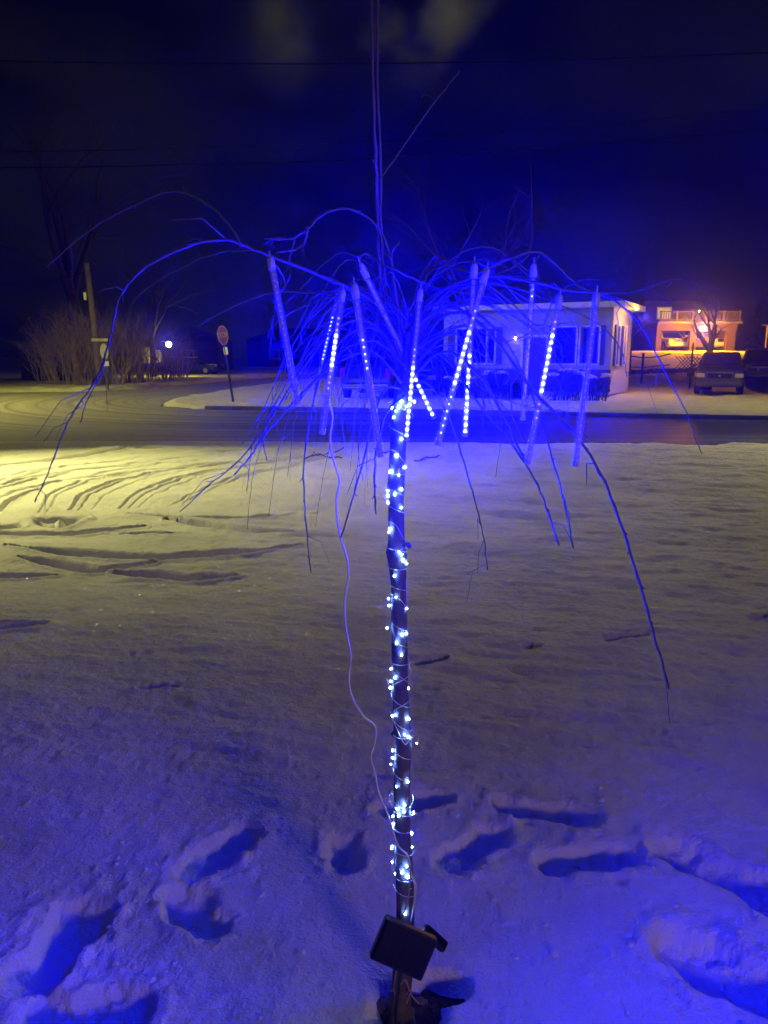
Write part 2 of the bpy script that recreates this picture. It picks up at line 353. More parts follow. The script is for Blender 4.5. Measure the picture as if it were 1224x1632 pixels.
BULB = mat('fairy_bulb', (.6, .6, .6), .3, emit=(.14, .30, 1.0), estr=420)
L_ORANGE = mat('lamp_orange', (.8, .5, .2), .4, emit=(1, .42, .10), estr=45)
L_YEL = mat('lamp_yellow', (.8, .7, .4), .4, emit=(1, .72, .25), estr=9)
L_WHITE = mat('lamp_white', (.8, .8, .8), .4, emit=(1, .86, .62), estr=14)
WIN_LIT = mat('window_lit', (.5, .4, .2), .4, emit=(1, .72, .35), estr=.5)

# ------------------------------------------------------------------ mesh helpers
class MB:
    def __init__(s): s.v = []; s.f = []; s.mi = []; s.m = 0
    def add(s, vs, fs):
        o = len(s.v); s.v += [tuple(v) for v in vs]; s.f += [tuple(i+o for i in f) for f in fs]; s.mi += [s.m]*len(fs)
    def box(s, c, d, rot=None):
        c = Vector(c); hx, hy, hz = d[0]/2, d[1]/2, d[2]/2
        vs = [Vector((x, y, z)) for x in (-hx, hx) for y in (-hy, hy) for z in (-hz, hz)]
        if rot is not None: vs = [rot @ v for v in vs]
        s.add([v+c for v in vs], [(0, 1, 3, 2), (4, 6, 7, 5), (0, 4, 5, 1), (2, 3, 7, 6), (0, 2, 6, 4), (1, 5, 7, 3)])
    def tube(s, pts, rad, n=6, cap=True):
        pts = [Vector(p) for p in pts]
        if not hasattr(rad, '__len__'): rad = [rad]*len(pts)
        vs = []; fs = []; nprev = None
        for i, p in enumerate(pts):
            t = (pts[min(i+1, len(pts)-1)]-pts[max(i-1, 0)])
            t = t.normalized() if t.length > 1e-9 else Vector((0, 0, 1))
            if nprev is None:
                a = Vector((1, 0, 0)) if abs(t.x) < .8 else Vector((0, 1, 0)); nn = t.cross(a).normalized()
            else:
                nn = nprev-t*nprev.dot(t); nn = nn.normalized() if nn.length > 1e-6 else t.orthogonal().normalized()
            nprev = nn; b = t.cross(nn)
            for k in range(n):
                an = 2*math.pi*k/n; vs.append(p+(nn*math.cos(an)+b*math.sin(an))*rad[i])
        for i in range(len(pts)-1):
            for k in range(n):
                fs.append((i*n+k, i*n+(k+1) % n, (i+1)*n+(k+1) % n, (i+1)*n+k))
        if cap: fs.append(tuple(reversed(range(n)))); fs.append(tuple((len(pts)-1)*n+k for k in range(n)))
        s.add(vs, fs)
    def ball(s, c, r, seg=8, rings=6, sc=(1, 1, 1)):
        vs = [Vector((0, 0, 1))]; fs = []
        for i in range(1, rings):
            th = math.pi*i/rings
            for k in range(seg):
                a = 2*math.pi*k/seg; vs.append(Vector((math.sin(th)*math.cos(a), math.sin(th)*math.sin(a), math.cos(th))))
        vs.append(Vector((0, 0, -1)))
        for k in range(seg): fs.append((0, 1+k, 1+(k+1) % seg)); fs.append((len(vs)-1, 1+(rings-2)*seg+(k+1) % seg, 1+(rings-2)*seg+k))
        for i in range(rings-2):
            for k in range(seg): a = 1+i*seg; fs.append((a+k, a+seg+k, a+seg+(k+1) % seg, a+(k+1) % seg))
        s.add([Vector(c)+Vector((v.x*sc[0], v.y*sc[1], v.z*sc[2]))*r for v in vs], fs)
    def prism(s, poly, z0, z1, M=None):
        n = len(poly); vs = [Vector((p[0], p[1], z0)) for p in poly]+[Vector((p[0], p[1], z1)) for p in poly]
        if M is not None: vs = [M @ v for v in vs]
        s.add(vs, [tuple(reversed(range(n))), tuple(range(n, 2*n))]+[(k, (k+1) % n, n+(k+1) % n, n+k) for k in range(n)])
    def build(s, name, m, parent=None, smooth=False, bevel=0, origin=None):
        me = bpy.data.meshes.new(name)
        o = bpy.data.objects.new(name, me); C.objects.link(o)
        off = Vector(origin) if origin is not None else Vector((0, 0, 0))
        me.from_pydata([tuple(Vector(v)-off) for v in s.v], [], s.f)
        ml = m if isinstance(m, (list, tuple)) else [m]
        for q in ml: me.materials.append(q)
        if len(ml) > 1: me.polygons.foreach_set('material_index', s.mi)
        if smooth: me.polygons.foreach_set('use_smooth', [True]*len(me.polygons))
        me.update(); o.location = off
        if parent is not None: o.parent = parent
        if bevel:
            b = o.modifiers.new('bevel', 'BEVEL'); b.width = bevel; b.segments = 2; b.limit_method = 'ANGLE'
        return o
def tag(o, label, cat, group=None, kind=None):
    if label: o['label'] = label
    if cat: o['category'] = cat
    if group: o['group'] = group
    if kind: o['kind'] = kind
    return o
def thing(name, label, cat, loc=(0, 0, 0), rz=0, group=None):
    o = bpy.data.objects.new(name, None); C.objects.link(o); o.location = loc; o.rotation_euler = (0, 0, rz); o.empty_display_size = .1
    return tag(o, label, cat, group)
def smoothline(pts, k=6):
    """Catmull-Rom through points (vectors of any size)"""
    P_ = [np.array(p, float) for p in pts]; P_ = [2*P_[0]-P_[1]]+P_+[2*P_[-1]-P_[-2]]; o = []
    for i in range(1, len(P_)-2):
        for j in range(k):
            t = j/k; a, b, c, d = P_[i-1:i+3]
            o.append(.5*((2*b)+(-a+c)*t+(2*a-5*b+4*c-d)*t*t+(-a+3*b-3*c+d)*t**3))
    o.append(P_[-2]); return o

# ------------------------------------------------------------------ ground
def build_ground():
    rows = [-60, -30, -15, -8, -4, -2, -1, -.4, 0, .35, .6]+list(np.exp(np.linspace(math.log(.85), math.log(15.6), 980)))
    rows += list(np.exp(np.linspace(math.log(15.65), math.log(70), 330)))+list(np.exp(np.linspace(math.log(71), math.log(400), 40)))
    rows = np.array(rows)
    fine = np.linspace(-.74, .74, 820); o = .74*np.exp(np.linspace(.02, math.log(11), 34))
    s_ = np.concatenate([-o[::-1], fine, o])
    sc = np.maximum(rows, .85)+.6
    Y = np.repeat(rows[:, None], len(s_), 1); X = s_[None, :]*sc[:, None]; X = np.where(np.abs(X) > 370, np.sign(X)*370+s_[None, :]*.5, X)
    Z = height(X.copy(), Y.copy())
    nr, nc = X.shape; co = np.stack([X, Y, Z], -1).reshape(-1, 3).astype(np.float32)
    idx = np.arange(nr*nc).reshape(nr, nc)
    q = np.stack([idx[:-1, :-1], idx[:-1, 1:], idx[1:, 1:], idx[1:, :-1]], -1).reshape(-1, 4)
    me = bpy.data.meshes.new('snow_ground'); me.vertices.add(len(co)); me.vertices.foreach_set('co', co.ravel())
    me.loops.add(q.size); me.loops.foreach_set('vertex_index', q.ravel().astype(np.int32))
    me.polygons.add(len(q)); me.polygons.foreach_set('loop_start', np.arange(0, q.size, 4, dtype=np.int32))
    me.polygons.foreach_set('use_smooth', np.ones(len(q), bool))
    me.update(calc_edges=True); me.materials.append(SNOW)
    o_ = bpy.data.objects.new('snow_ground', me); C.objects.link(o_); o_['kind'] = 'structure'
build_ground()
def build_road():
    bm = bmesh.new(); vs = [bm.verts.new((x, y, -.20)) for x, y in ROAD]
    bm.faces.new(vs); bmesh.ops.triangulate(bm, faces=bm.faces)
    me = bpy.data.meshes.new('road'); bm.to_mesh(me); bm.free(); me.materials.append(ROADM)
    o = bpy.data.objects.new('road', me); C.objects.link(o); o['kind'] = 'structure'
    if me.polygons[0].normal.z < 0: me.flip_normals()
build_road()
# kerb stones on the far side of the road, showing through the snow here and there
m = MB(); far = [(32, 15.6), (10.7, 20.9), (4, 22.8), (-2, 24.4), (-6.0, 25.0)]
for (ax, ay), (bx, by) in zip(far[:-1], far[1:]):
    L = math.hypot(bx-ax, by-ay); n = int(L/1.2); an = math.atan2(by-ay, bx-ax)
    for k in range(n):
        t = (k+.5)/n
        m.box((ax+(bx-ax)*t, ay+(by-ay)*t+.03, -.155), (L/n-.004, .15, .16), Matrix.Rotation(an, 3, 'Z'))
o = m.build('kerb', mat('kerb_concrete', (.22, .21, .20), .85, var=.3, vscale=2), bevel=.015); o['kind'] = 'structure'

# bare soil round the tree's foot
m = MB(); pts = []
NR, NA = 10, 28; vs = [(TREE.x+.03, TREE.y+.015, -.020)]; fs = []
for i in range(1, NR+1):
    for k in range(NA):
        a = 2*math.pi*k/NA; r = .105*i/NR*(1+.25*math.sin(3*a+1)+.12*math.sin(7*a)); ex = 1.0+.55*max(0, math.cos(a-.5))
        vs.append((TREE.x+.02+r*math.cos(a)*ex, TREE.y+.01+r*math.sin(a)*.95, -.020-.022*i/NR+random.uniform(-.004, .004)))
for k in range(NA): fs.append((0, 1+k, 1+(k+1) % NA))
for i in range(NR-1):
    for k in range(NA): a = 1+i*NA; fs.append((a+k, a+NA+k, a+NA+(k+1) % NA, a+(k+1) % NA))
m.add(vs, fs); o = m.build('soil', SOIL, smooth=True); o['kind'] = 'structure'

# ------------------------------------------------------------------ the weeping tree
TY = TREE.y
trunk_line = [(640, 1625, 36), (638, 1600, 34), (641, 1560, 32), (645, 1500, 31), (646, 1440, 29), (643, 1360, 28), (641, 1300, 27), (641, 1240, 26),
              (643, 1180, 27), (641, 1160, 28), (638, 1100, 26), (637, 1040, 26), (636, 980, 25), (635, 930, 25), (633, 892, 31), (632, 878, 32),
              (632, 860, 27), (631, 800, 25), (631, 775, 28), (632, 760, 26), (634, 720, 26), (636, 680, 27), (640, 650, 30), (645, 620, 30), (648, 595, 26), (652, 560, 18), (654, 530, 12)]
def pw(pxw, p):   # pixel width -> radius in metres at point p
    r = Vector((p.x, p.y, p.z-CAMZ)); zd = r.y*math.cos(PITCH)-r.z*math.sin(PITCH)
    return pxw/F*zd/2
tree = thing('weeping_tree', 'slender bare weeping tree in the snow, its arching branches hung with blue lights', 'tree', (TREE.x, TREE.y, -.06))
def local(o):   # keep world placement under an empty that only has a location
    o.location = Vector(o.location)-Vector(o.parent.location); return o
line = smoothline([(a, b, c) for a, b, c in trunk_line], 4)
pts = [P(a, b, TY) for a, b, c in line]; rad = [pw(c, p)*(1+random.uniform(-.03, .03)) for (a, b, c), p in zip(line, pts)]
rad[0] *= 1.5; rad[1] *= 1.25; rad[2] *= 1.12
m = MB(); m.tube(pts, rad, 20)
for (x, y, sx_) in [(622, 880, -1), (649, 870, 1), (646, 1168, 1), (630, 1170, -1), (625, 772, -1)]:   # old pruning knobs
    c = P(x, y, TY-.004); m.ball(c, .010, 8, 6, (1.0, 1, .8))
for k in range(7):
    a = k*.9+.3; c = pts[2]; rr = rad[1]
    m.tube([c+Vector((0, 0, .03)), c+Vector((math.cos(a)*rr*1.1, math.sin(a)*rr*1.1, -.02)), c+Vector((math.cos(a)*rr*2.3, math.sin(a)*rr*2.3, -.075))], [.011, .010, .006], 7)
local(m.build('trunk', BARK, tree, smooth=True))

# branch: pixel line, depth at start and end, pixel width start and end
BR = [
 ([(645, 600), (630, 545), (605, 490), (560, 462), (500, 436), (440, 412), (400, 396), (362, 383), (320, 387), (270, 405), (225, 432), (193, 470), (180, 520), (168, 565), (150, 610), (118, 655), (95, 705), (72, 765), (55, 801)], 1.56, 1.30, 12, 2.5),
 ([(168, 565), (160, 600), (140, 635), (128, 676)], 1.33, 1.30, 3.5, 2.2),
 ([(196, 462), (180, 458), (155, 464)], 1.35, 1.5, 4, 2.5),
 ([(385, 392), (362, 355), (325, 322), (276, 305), (225, 322), (165, 352), (120, 385), (75, 425)], 1.43, 1.65, 6, 3),
 ([(402, 398), (350, 402), (300, 422), (250, 450), (212, 478)], 1.45, 1.75, 5, 2),
 ([(645, 585), (632, 480), (620, 400), (592, 352), (550, 333), (512, 344), (488, 368), (462, 381), (422, 381)], 1.56, 1.50, 9, 3),
 ([(490, 366), (486, 385), (470, 398), (440, 402)], 1.50, 1.46, 5, 2),
 ([(470, 380), (462, 410), (462, 440), (440, 478)], 1.50, 1.46, 3, 1.5),
 ([(640, 560), (600, 500), (540, 472), (480, 466), (430, 468), (375, 488), (335, 508), (314, 522)], 1.58, 1.70, 7, 2),
 ([(640, 550), (612, 480), (603, 400), (601, 300), (597, 200), (594, 100), (590, -60)], 1.60, 1.52, 11, 7),
 ([(640, 560), (616, 470), (608, 380), (606, 260), (602, 120), (601, -60)], 1.62, 1.56, 9, 6),
 ([(607, 284), (640, 238), (680, 180), (705, 148), (732, 114)], 1.56, 1.75, 4, 1.6),
 ([(700, 480), (760, 450), (820, 425), (846, 395), (848, 330), (846, 262)], 1.62, 1.8, 5, 1.5),
 ([(628, 430), (624, 405), (636, 386)], 1.56, 1.58, 6, 3),
 ([(650, 585), (672, 500), (720, 455), (780, 440), (840, 447), (900, 462), (950, 468), (990, 486), (1022, 520), (1046, 565), (1070, 612), (1095, 660), (1117, 722)], 1.56, 1.45, 12, 2),
 ([(655, 570), (690, 490), (730, 452), (790, 422), (855, 402), (888, 424), (930, 460), (975, 468), (1030, 460), (1075, 446), (1112, 454)], 1.58, 1.70, 10, 2),
 ([(650, 600), (668, 520), (720, 490), (780, 530), (840, 610), (890, 665), (925, 702), (962, 765), (990, 835), (1012, 905), (1032, 975), (1052, 1045), (1067, 1099)], 1.54, 1.22, 10, 4.5),
 ([(655, 600), (680, 560), (720, 580), (760, 640), (810, 700), (850, 760), (875, 820), (891, 869)], 1.55, 1.35, 9, 3.5),
 ([(655, 590), (700, 510), (760, 500), (815, 560), (855, 650), (880, 730), (900, 800), (913, 874)], 1.56, 1.40, 8, 3.2),
 ([(650, 620), (680, 610), (715, 665), (740, 740), (760, 810), (771, 860), (777, 908)], 1.54, 1.42, 7, 2.4),
 ([(648, 600), (610, 530), (560, 530), (520, 580), (495, 660), (484, 760), (488, 840), (496, 912)], 1.56, 1.42, 8, 2.4),
 ([(645, 620), (615, 620), (595, 665), (580, 730), (560, 800), (543, 858)], 1.54, 1.36, 7, 3.5),
 ([(645, 600), (600, 520), (540, 520), (480, 590), (430, 670), (380, 735), (330, 775), (287, 816)], 1.56, 1.45, 8, 2.2),
 ([(640, 610), (590, 560), (520, 590), (460, 650), (425, 690), (400, 725), (374, 756)], 1.53, 1.38, 7, 3),
 ([(645, 630), (615, 660), (600, 720), (597, 770), (599, 819)], 1.52, 1.44, 6, 4),
 ([(655, 600), (710, 560), (765, 600), (800, 660), (838, 735)], 1.52, 1.42, 9, 5),
 ([(650, 590), (600, 545), (545, 560), (500, 610), (465, 650), (425, 650), (385, 708)], 1.50, 1.36, 6, 2.2),
 ([(640, 600), (575, 470), (520, 500), (470, 590), (440, 640), (420, 690), (425, 735)], 1.60, 1.45, 6, 2.2),
 ([(640, 590), (560, 480), (505, 470), (470, 530), (445, 560)], 1.66, 1.6, 5, 2),
 ([(650, 570), (680, 440), (740, 432), (800, 470), (860, 520), (880, 480), (905, 455)], 1.66, 1.6, 6, 3),
 ([(655, 560), (720, 470), (800, 455), (900, 490), (960, 520), (990, 560), (1000, 600)], 1.68, 1.7, 7, 2),
 ([(655, 560), (740, 520), (800, 545), (850, 530), (900, 515), (960, 530)], 1.5, 1.45, 6, 2),
 ([(650, 590), (720, 530), (745, 580), (770, 620), (850, 650), (900, 655)], 1.48, 1.40, 5, 2),
 ([(575, 430), (572, 412), (585, 405), (600, 415), (650, 440), (700, 460), (760, 470)], 1.50, 1.6, 5, 4),
 ([(430, 415), (445, 430), (455, 455), (440, 480), (430, 560)], 1.42, 1.4, 4, 1.5),
]
def branch(pl, y0, y1, w0, w1, twigs=True):
    line = smoothline(pl, 5); n = len(line); pts = []; rad = []
    for i, (a, b) in enumerate(line):
        t = i/(n-1); Y = y0+(y1-y0)*t+.03*math.sin(t*7+a*.01)
        j = .0 if i == 0 else 1.0
        p = P(a+random.uniform(-1, 1)*j, b+random.uniform(-1, 1)*j, Y); pts.append(p)
        w_ = (w0+(w1-w0)*t**.55)*.68; rad.append(pw(w_, p)*(1.25 if (i % 4 == 2) else 1))
    m = MB(); m.tube(pts, rad, 6)
    if twigs:   # buds and short spurs
        for i in range(3, n-1, 2):
            if random.random() < .75:
                d = (pts[i]-pts[i-1]).normalized(); s = Vector((random.uniform(-1, 1), random.uniform(-1, 1), random.uniform(-.4, .4))).normalized()
                L = random.uniform(.004, .014) if random.random() < .78 else random.uniform(.03, .10)
                e = pts[i]+(d*.7+s*.7)*L
                if L > .02:
                    md_ = pts[i]+(d*.5+s*.9)*L*.5; m.tube([pts[i], md_, e+Vector((0, 0, -.3*L))], [rad[i]*.6, rad[i]*.5, rad[i]*.35], 5)
                else: m.tube([pts[i], e], [rad[i]*.9, rad[i]*.4], 5)
    local(m.build('branch', TWIG, tree, smooth=True))
for b in BR: branch(*b)
random.seed(23)
for k in range(50):   # the thicket of finer shoots in the crown
    sgn = random.choice([-1, 1]); reach = random.uniform(40, 250); drop = random.uniform(40, 260) if sgn < 0 else random.uniform(40, 190)
    x0 = 650+random.uniform(-10, 12); y0 = random.uniform(500, 600); up = random.uniform(20, 120)
    x1 = x0+sgn*reach
    dY = random.uniform(-.22, .35)
    pl = [(x0, y0), (x0+sgn*reach*.25, y0-up*.7), (x0+sgn*reach*.55, y0-up+random.uniform(0, 20)), (x0+sgn*reach*.85, y0-up*.6+drop*.3), (x1+sgn*10, y0-up*.5+drop*.75), (x1+sgn*random.uniform(0, 30), y0-up*.5+drop*1.15)]
    branch(pl, 1.56, 1.56+dY, random.uniform(2.4, 4.5), random.uniform(1.1, 1.7))

# ------------------------------------------------------------------ meteor-shower light tubes
def light_tube(top, bot, Y0, Y1, lit, label, cap=True, w=12.5, nled=22, sparks=None, face=0):
    a = P(top[0], top[1], Y0); b = P(bot[0], bot[1], Y1); d = b-a; L = d.length; d.normalize()
    r = pw(w*.86, (a+b)/2)
    t = thing('light_tube', label, 'hanging light', a, 0, 'hanging blue light tubes on the tree')
    side = Vector((math.cos(face), math.sin(face), 0)); side = (side-d*side.dot(d)).normalized(); nrm_ = d.cross(side)
    M = Matrix((side, nrm_, d)).transposed()
    ns = 1 if nrm_.y > 0 else -1
    def lp(u, o=0, s=0): return d*(u*L)+nrm_*o+side*s
    m = MB(); m.tube([lp(.055), lp(.4), lp(.7), lp(.985)], r, 16, cap=False); m.build('tube_casing', CLEAR, t, smooth=True)
    m = MB(); m.tube([lp(-.012), lp(0), lp(.02), lp(.07)], [r*.75, r*1.0, r*1.12, r*1.12], 14)
    m.tube([lp(-.04)+Vector((0, 0, .004)), lp(-.025), lp(-.01)], r*.22, 6); m.build('top_cap', mat('cap_plastic', (.30, .30, .34), .4), t, smooth=True)
    m = MB(); m.tube([lp(.975), lp(.985), lp(1.0)], [r*1.06, r*1.06, r*.9], 14); m.build('end_cap', mat('cap_plastic', (.3, .3, .34), .4), t, smooth=True)
    m = MB(); m.box(lp(.53), (r*1.15, .0012, L*.9), M); m.build('led_board', PCB, t)
    # cord from the cap up to the branch
    off = MB(); on = MB(); dim = MB(); trail = MB(); cnt = [0, 0, 0, 0]
    for i in range(nled):
        u = .10+.86*i/(nled-1)
        for sd in (-1, 1):
            c = lp(u+(.008 if sd > 0 else 0), sd*.0036)
            lv = 0
            if lit:
                lo, hi = lit
                if lo <= u <= hi: lv = 2
                elif hi < u < hi+.16 or lo-.12 < u < lo: lv = 1
            if sparks and sparks[0] <= u <= sparks[1]: lv = max(lv, 3)
            if sd*ns > 0 and lv: lv = 0
            if lv == 2: on.ball(c, .0031, 8, 6); cnt[1] += 1
            elif lv == 3: dim.ball(c, .0017, 6, 4); cnt[2] += 1
            elif lv == 1: trail.ball(c, .0020, 6, 4); cnt[3] += 1
            else: off.box(c, (.003, .002, .003), M); cnt[0] += 1
    for mb, nm, mt, q in ((off, 'unlit_leds', LED_OFF, 0), (on, 'lit_leds', LED_ON, 1), (dim, 'faint_leds', LED_DIM, 2), (trail, 'fading_leds', LED_TRAIL, 3)):
        if cnt[q]:
            ob = mb.build('led_row', mt, t)
            if q: ob['label'] = {'1': 'bright lit LEDs', '2': 'small lit LEDs', '3': 'fading blue LEDs'}[str(q)]
    return t
light_tube((431, 413), (475, 646), 1.38, 1.34, None, 'unlit clear tube hanging farthest left in the tree, leaning down to the right')
light_tube((546, 465), (513, 692), 1.44, 1.38, (.27, .52), 'light tube left of the trunk with a short blue-white lit run in its middle', w=11.5)
light_tube((540, 462), (503, 622), 1.80, 1.80, None, 'small farther light tube with faint sparks, just left of the short lit one', w=8, sparks=(.25, .7))
light_tube((565, 456), (607, 729), 1.36, 1.32, None, 'long mostly dark light tube ending beside the trunk, leaning down to the right', w=12.5, sparks=(.28, .50))
light_tube((576, 424), (692, 666), 1.50, 1.62, (.68, .96), 'strongly tilted light tube crossing behind the trunk, lit at its lower end', w=10.5)
light_tube((670, 464), (647, 702), 1.46, 1.40, (.50, .96), 'light tube hanging against the trunk top, lit along its lower half', w=10)
light_tube((756, 424), (741, 696), 1.52, 1.50, (.50, .97), 'nearly upright light tube right of the trunk, lit down to its lower end', w=12)
light_tube((775, 432), (697, 710), 1.42, 1.36, (.33, .66), 'slanting light tube crossing in front of the upright one, lit in its middle', w=12.5, sparks=(.68, .95))
light_tube((851, 424), (833, 670), 1.66, 1.66, None, 'dim light tube between the slanting pair and the bright right one', w=11, sparks=(.14, .22))
light_tube((892, 474), (840, 740), 1.46, 1.40, (.22, .58), 'bright light tube right of centre with a beaded lit run in its upper half', w=12)
light_tube((951, 470), (917, 743), 1.40, 1.34, None, 'unlit purple-looking light tube hanging farthest right in the tree', w=12.5)

# ------------------------------------------------------------------ fairy lights wound round the trunk
BUL = [(632, 726), (645, 745), (622, 752), (636, 757), (618, 782), (640, 780), (629, 788), (618, 790), (618, 801), (640, 809), (621, 843), (620, 848),
       (636, 880), (640, 884), (643, 893), (648, 898), (629, 918), (619, 954), (631, 952), (620, 965), (648, 970), (617, 1001), (648, 1010), (641, 1012), (632, 1025), (640, 1044),
       (623, 1066), (629, 1080), (622, 1086), (622, 1096), (651, 1097), (625, 1141), (630, 1140), (651, 1146), (628, 1168), (645, 1171), (652, 1175), (664, 1185),
       (626, 1196), (626, 1208), (623, 1218), (650, 1246), (645, 1283), (634, 1289), (644, 1294), (626, 1301), (635, 1300), (627, 1313), (656, 1328), (625, 1349), (657, 1350),
       (625, 1374), (630, 1392), (641, 1391), (650, 1398), (648, 1381), (646, 1457), (659, 1295), (624, 1352), (632, 1254),
       (631, 655), (627, 665), (640, 640), (648, 648), (625, 650), (636, 648), (640, 700), (660, 640), (652, 660)]
BUL.sort(key=lambda q: q[1])
def trunk_at(py):
    for k in range(len(trunk_line)-1):
        a, b = trunk_line[k+1], trunk_line[k]
        if a[1] <= py <= b[1]:
            t = (py-a[1])/(b[1]-a[1]); return a[0]+(b[0]-a[0])*t, a[2]+(b[2]-a[2])*t
    return trunk_line[-1][0], trunk_line[-1][2]
fs_ = thing('fairy_light_string', 'string of tiny cold white bulbs on thin wire wound down the tree trunk', 'string lights', (TREE.x, TREE.y, 0))
bp_ = []
for (x, y) in BUL:
    cx, cw = trunk_at(y); c = P(cx, y, TY); r = pw(cw, c); dx = (x-cx)/(cw/2)
    if abs(dx) < 1: off = -math.sqrt(1-dx*dx)*r-.005
    else: off = -.003
    bp_.append(P(x, y, TY+off))
random.seed(5)
for k, c in enumerate(bp_):
    m = MB(); q = random.choice([.0015, .0018, .0021, .0025]); m.ball(c, q, 8, 6, (1, 1, 1.25)); local(m.build('bulb', BULB, fs_, smooth=True))
m = MB(); n = 900; pts = []; turns = 26
for i in range(n):
    t = i/(n-1); py = 640+t*(1420-640); cx, cw = trunk_at(py); c = P(cx, py, TY); r = pw(cw, c)+.0025+.004*max(0, math.sin(t*91))+.003*max(0, math.sin(t*47+1))
    a = 2*math.pi*turns*t+1.3*math.sin(t*37)+.9*math.sin(t*83)
    pts.append(Vector((c.x+r*math.cos(a), c.y+r*math.sin(a), c.z+.008*math.sin(t*130))))
m.tube(pts, .0008, 5)
for c in bp_:   # short tails from wire to bulb
    py = 0; e = c+Vector((random.uniform(-.01, .01), .008, random.uniform(-.02, .02)))
    m.tube([c, (c+e)/2+Vector((random.uniform(-.003, .003), -.002, 0)), e], .0008, 5)
for (pl) in [[(650, 1045), (652, 1060), (655, 1072), (645, 1082), (625, 1092)], [(655, 1100), (656, 1112), (646, 1122), (632, 1130)], [(625, 1145), (632, 1160), (645, 1186), (655, 1178), (664, 1186)],
             [(657, 1262), (659, 1275), (652, 1288)], [(624, 1262), (620, 1270), (624, 1282), (632, 1290)], [(657, 1330), (655, 1345)], [(652, 1395), (662, 1405), (664, 1420), (660, 1432)], [(640, 1414), (648, 1418), (656, 1416)]]:
    m.tube([P(a, b, TY-.02) for a, b in smoothline(pl, 5)], .0010, 5)
local(m.build('wire', WIRE, fs_))

# lead hanging from the tubes down to the lower box
pl = [(524, 640), (530, 665), (526, 700), (532, 735), (541, 765), (536, 795), (538, 830), (543, 858), (552, 885), (555, 915), (549, 960), (552, 1005), (559, 1045), (556, 1085), (563, 1115), (580, 1142), (598, 1158), (597, 1185), (591, 1205), (598, 1235), (604, 1265), (618, 1298), (628, 1330), (636, 1350), (650, 1364), (655, 1390), (662, 1420), (655, 1470)]
m = MB(); L_ = smoothline(pl, 6); n = len(L_)
m.tube([P(a, b, 1.42+(TY-.03-1.42)*(i/n)**1.2) for i, (a, b) in enumerate(L_)], .0021, 6)
tag(m.build('power_cord', CORD, smooth=True), 'thin pale cord hanging in a wavy line left of the lit trunk', 'cord')
m = MB(); pl2 = [(655, 1380), (651, 1430), (640, 1470), (632, 1540), (628, 1580), (640, 1590), (655, 1575), (648, 1600)]
m.tube([P(a, b, TY-.045-.03*math.sin(i*.2)) for i, (a, b) in enumerate(smoothline(pl2, 5))], .0018, 6)
m.tube([P(a, b, TY-.055) for i, (a, b) in enumerate(smoothline([(622, 1580), (636, 1572), (646, 1562), (655, 1585), (668, 1600)], 5))], .0018, 6)
tag(m.build('coiled_wire', mat('brown_wire', (.35, .2, .14), .5), smooth=True), 'loose brown wires tangled at the foot of the trunk below the black panel', 'wire')

# ------------------------------------------------------------------ solar panels at the foot
def panel(label, corners, Yc, dy, thick, inset, name='solar_panel', big=True):
    """corners: TL,TR,BR,BL in pixels with their depths"""
    c = [P(x, y, Yq) for (x, y, Yq) in corners]
    ctr = sum(c, Vector())/4
    u = ((c[1]-c[0])+(c[2]-c[3])).normalized(); v = ((c[0]-c[3])+(c[1]-c[2])).normalized()
    wd = ((c[1]-c[0]).length+(c[2]-c[3]).length)/2; ht = ((c[0]-c[3]).length+(c[1]-c[2]).length)/2
    nn = u.cross(v).normalized(); v = nn.cross(u); M = Matrix((u, v, nn)).transposed()
    t = thing(name, label, 'solar panel', ctr)
    if nn.y > 0: nn = -nn
    m = MB(); m.box(-nn*thick/2, (wd, ht, thick), M); m.build('housing', BLACKP, t, bevel=.006)
    m = MB(); m.box(nn*.001, (wd-.014, ht-.014, .002), M); f = m.build('panel_glass', PANEL, t, bevel=.0006)
    m = MB()
    for k in range(1, 5):
        m.box(nn*.0023+u*(wd-.016)*(k/5-.5), (.0006, ht-.016, .0003), M)
    for k in (-.2, .2): m.box(nn*.0026+v*ht*k, (wd-.016, .0004, .0003), M)
    m.build('cell_lines', mat('cell_line', (.012, .012, .016), .3, metal=.6), f)
    return t, ctr, nn
t, ctr, nn = panel('large square black solar panel tilted on the trunk foot', [(617, 1465, 1.44), (693, 1497, 1.43), (678, 1570, 1.40), (587, 1527, 1.41)], 0, 0, .030, .01)
m = MB(); q = Vector((TREE.x-.012, TREE.y-.05, -.06))-ctr
m.tube([-nn*.03, -nn*.05+Vector((0, 0, -.02)), q+Vector((0, 0, .10)), q+Vector((0, 0, -.03))], [.010, .007, .0045, .003], 10); m.build('ground_stake', BLACKP, t, smooth=True)
t2, ctr2, nn2 = panel('small brownish rectangular solar panel behind the corner of the large black one', [(683, 1471, 1.50), (717, 1502, 1.50), (709, 1520, 1.48), (675, 1490, 1.48)], 0, 0, .020, .008)
m = MB(); q = Vector((TREE.x+.055, TREE.y-.01, -.06))-ctr2
m.tube([-nn2*.015, -nn2*.03+Vector((-.02, 0, -.02)), Vector((TREE.x+.02, TREE.y-.01, ctr2.z-.04))-ctr2], [.007, .006, .006], 8); m.build('mounting_arm', BLACKP, t2, smooth=True)

# stones and dead leaves in the hollow
random.seed(11)
for k, (x, y, r, lb) in enumerate([(612, 1605, .026, 'brown stone half in the snow left of the trunk foot'), (668, 1600, .020, 'small dark stone right beside the trunk foot')]):
    c = G(x, y, -.035); m = MB(); m.ball((0, 0, 0), r, 12, 9, (1.2, .9, .7))
    m.v = [tuple(Vector(v)*(1+random.uniform(-.12, .12))) for v in m.v]
    o = m.build('stone', mat('stone_brown', (.16, .11, .08), .85, var=.4, vscale=30), smooth=True); o.location = c; tag(o, lb, 'stone')

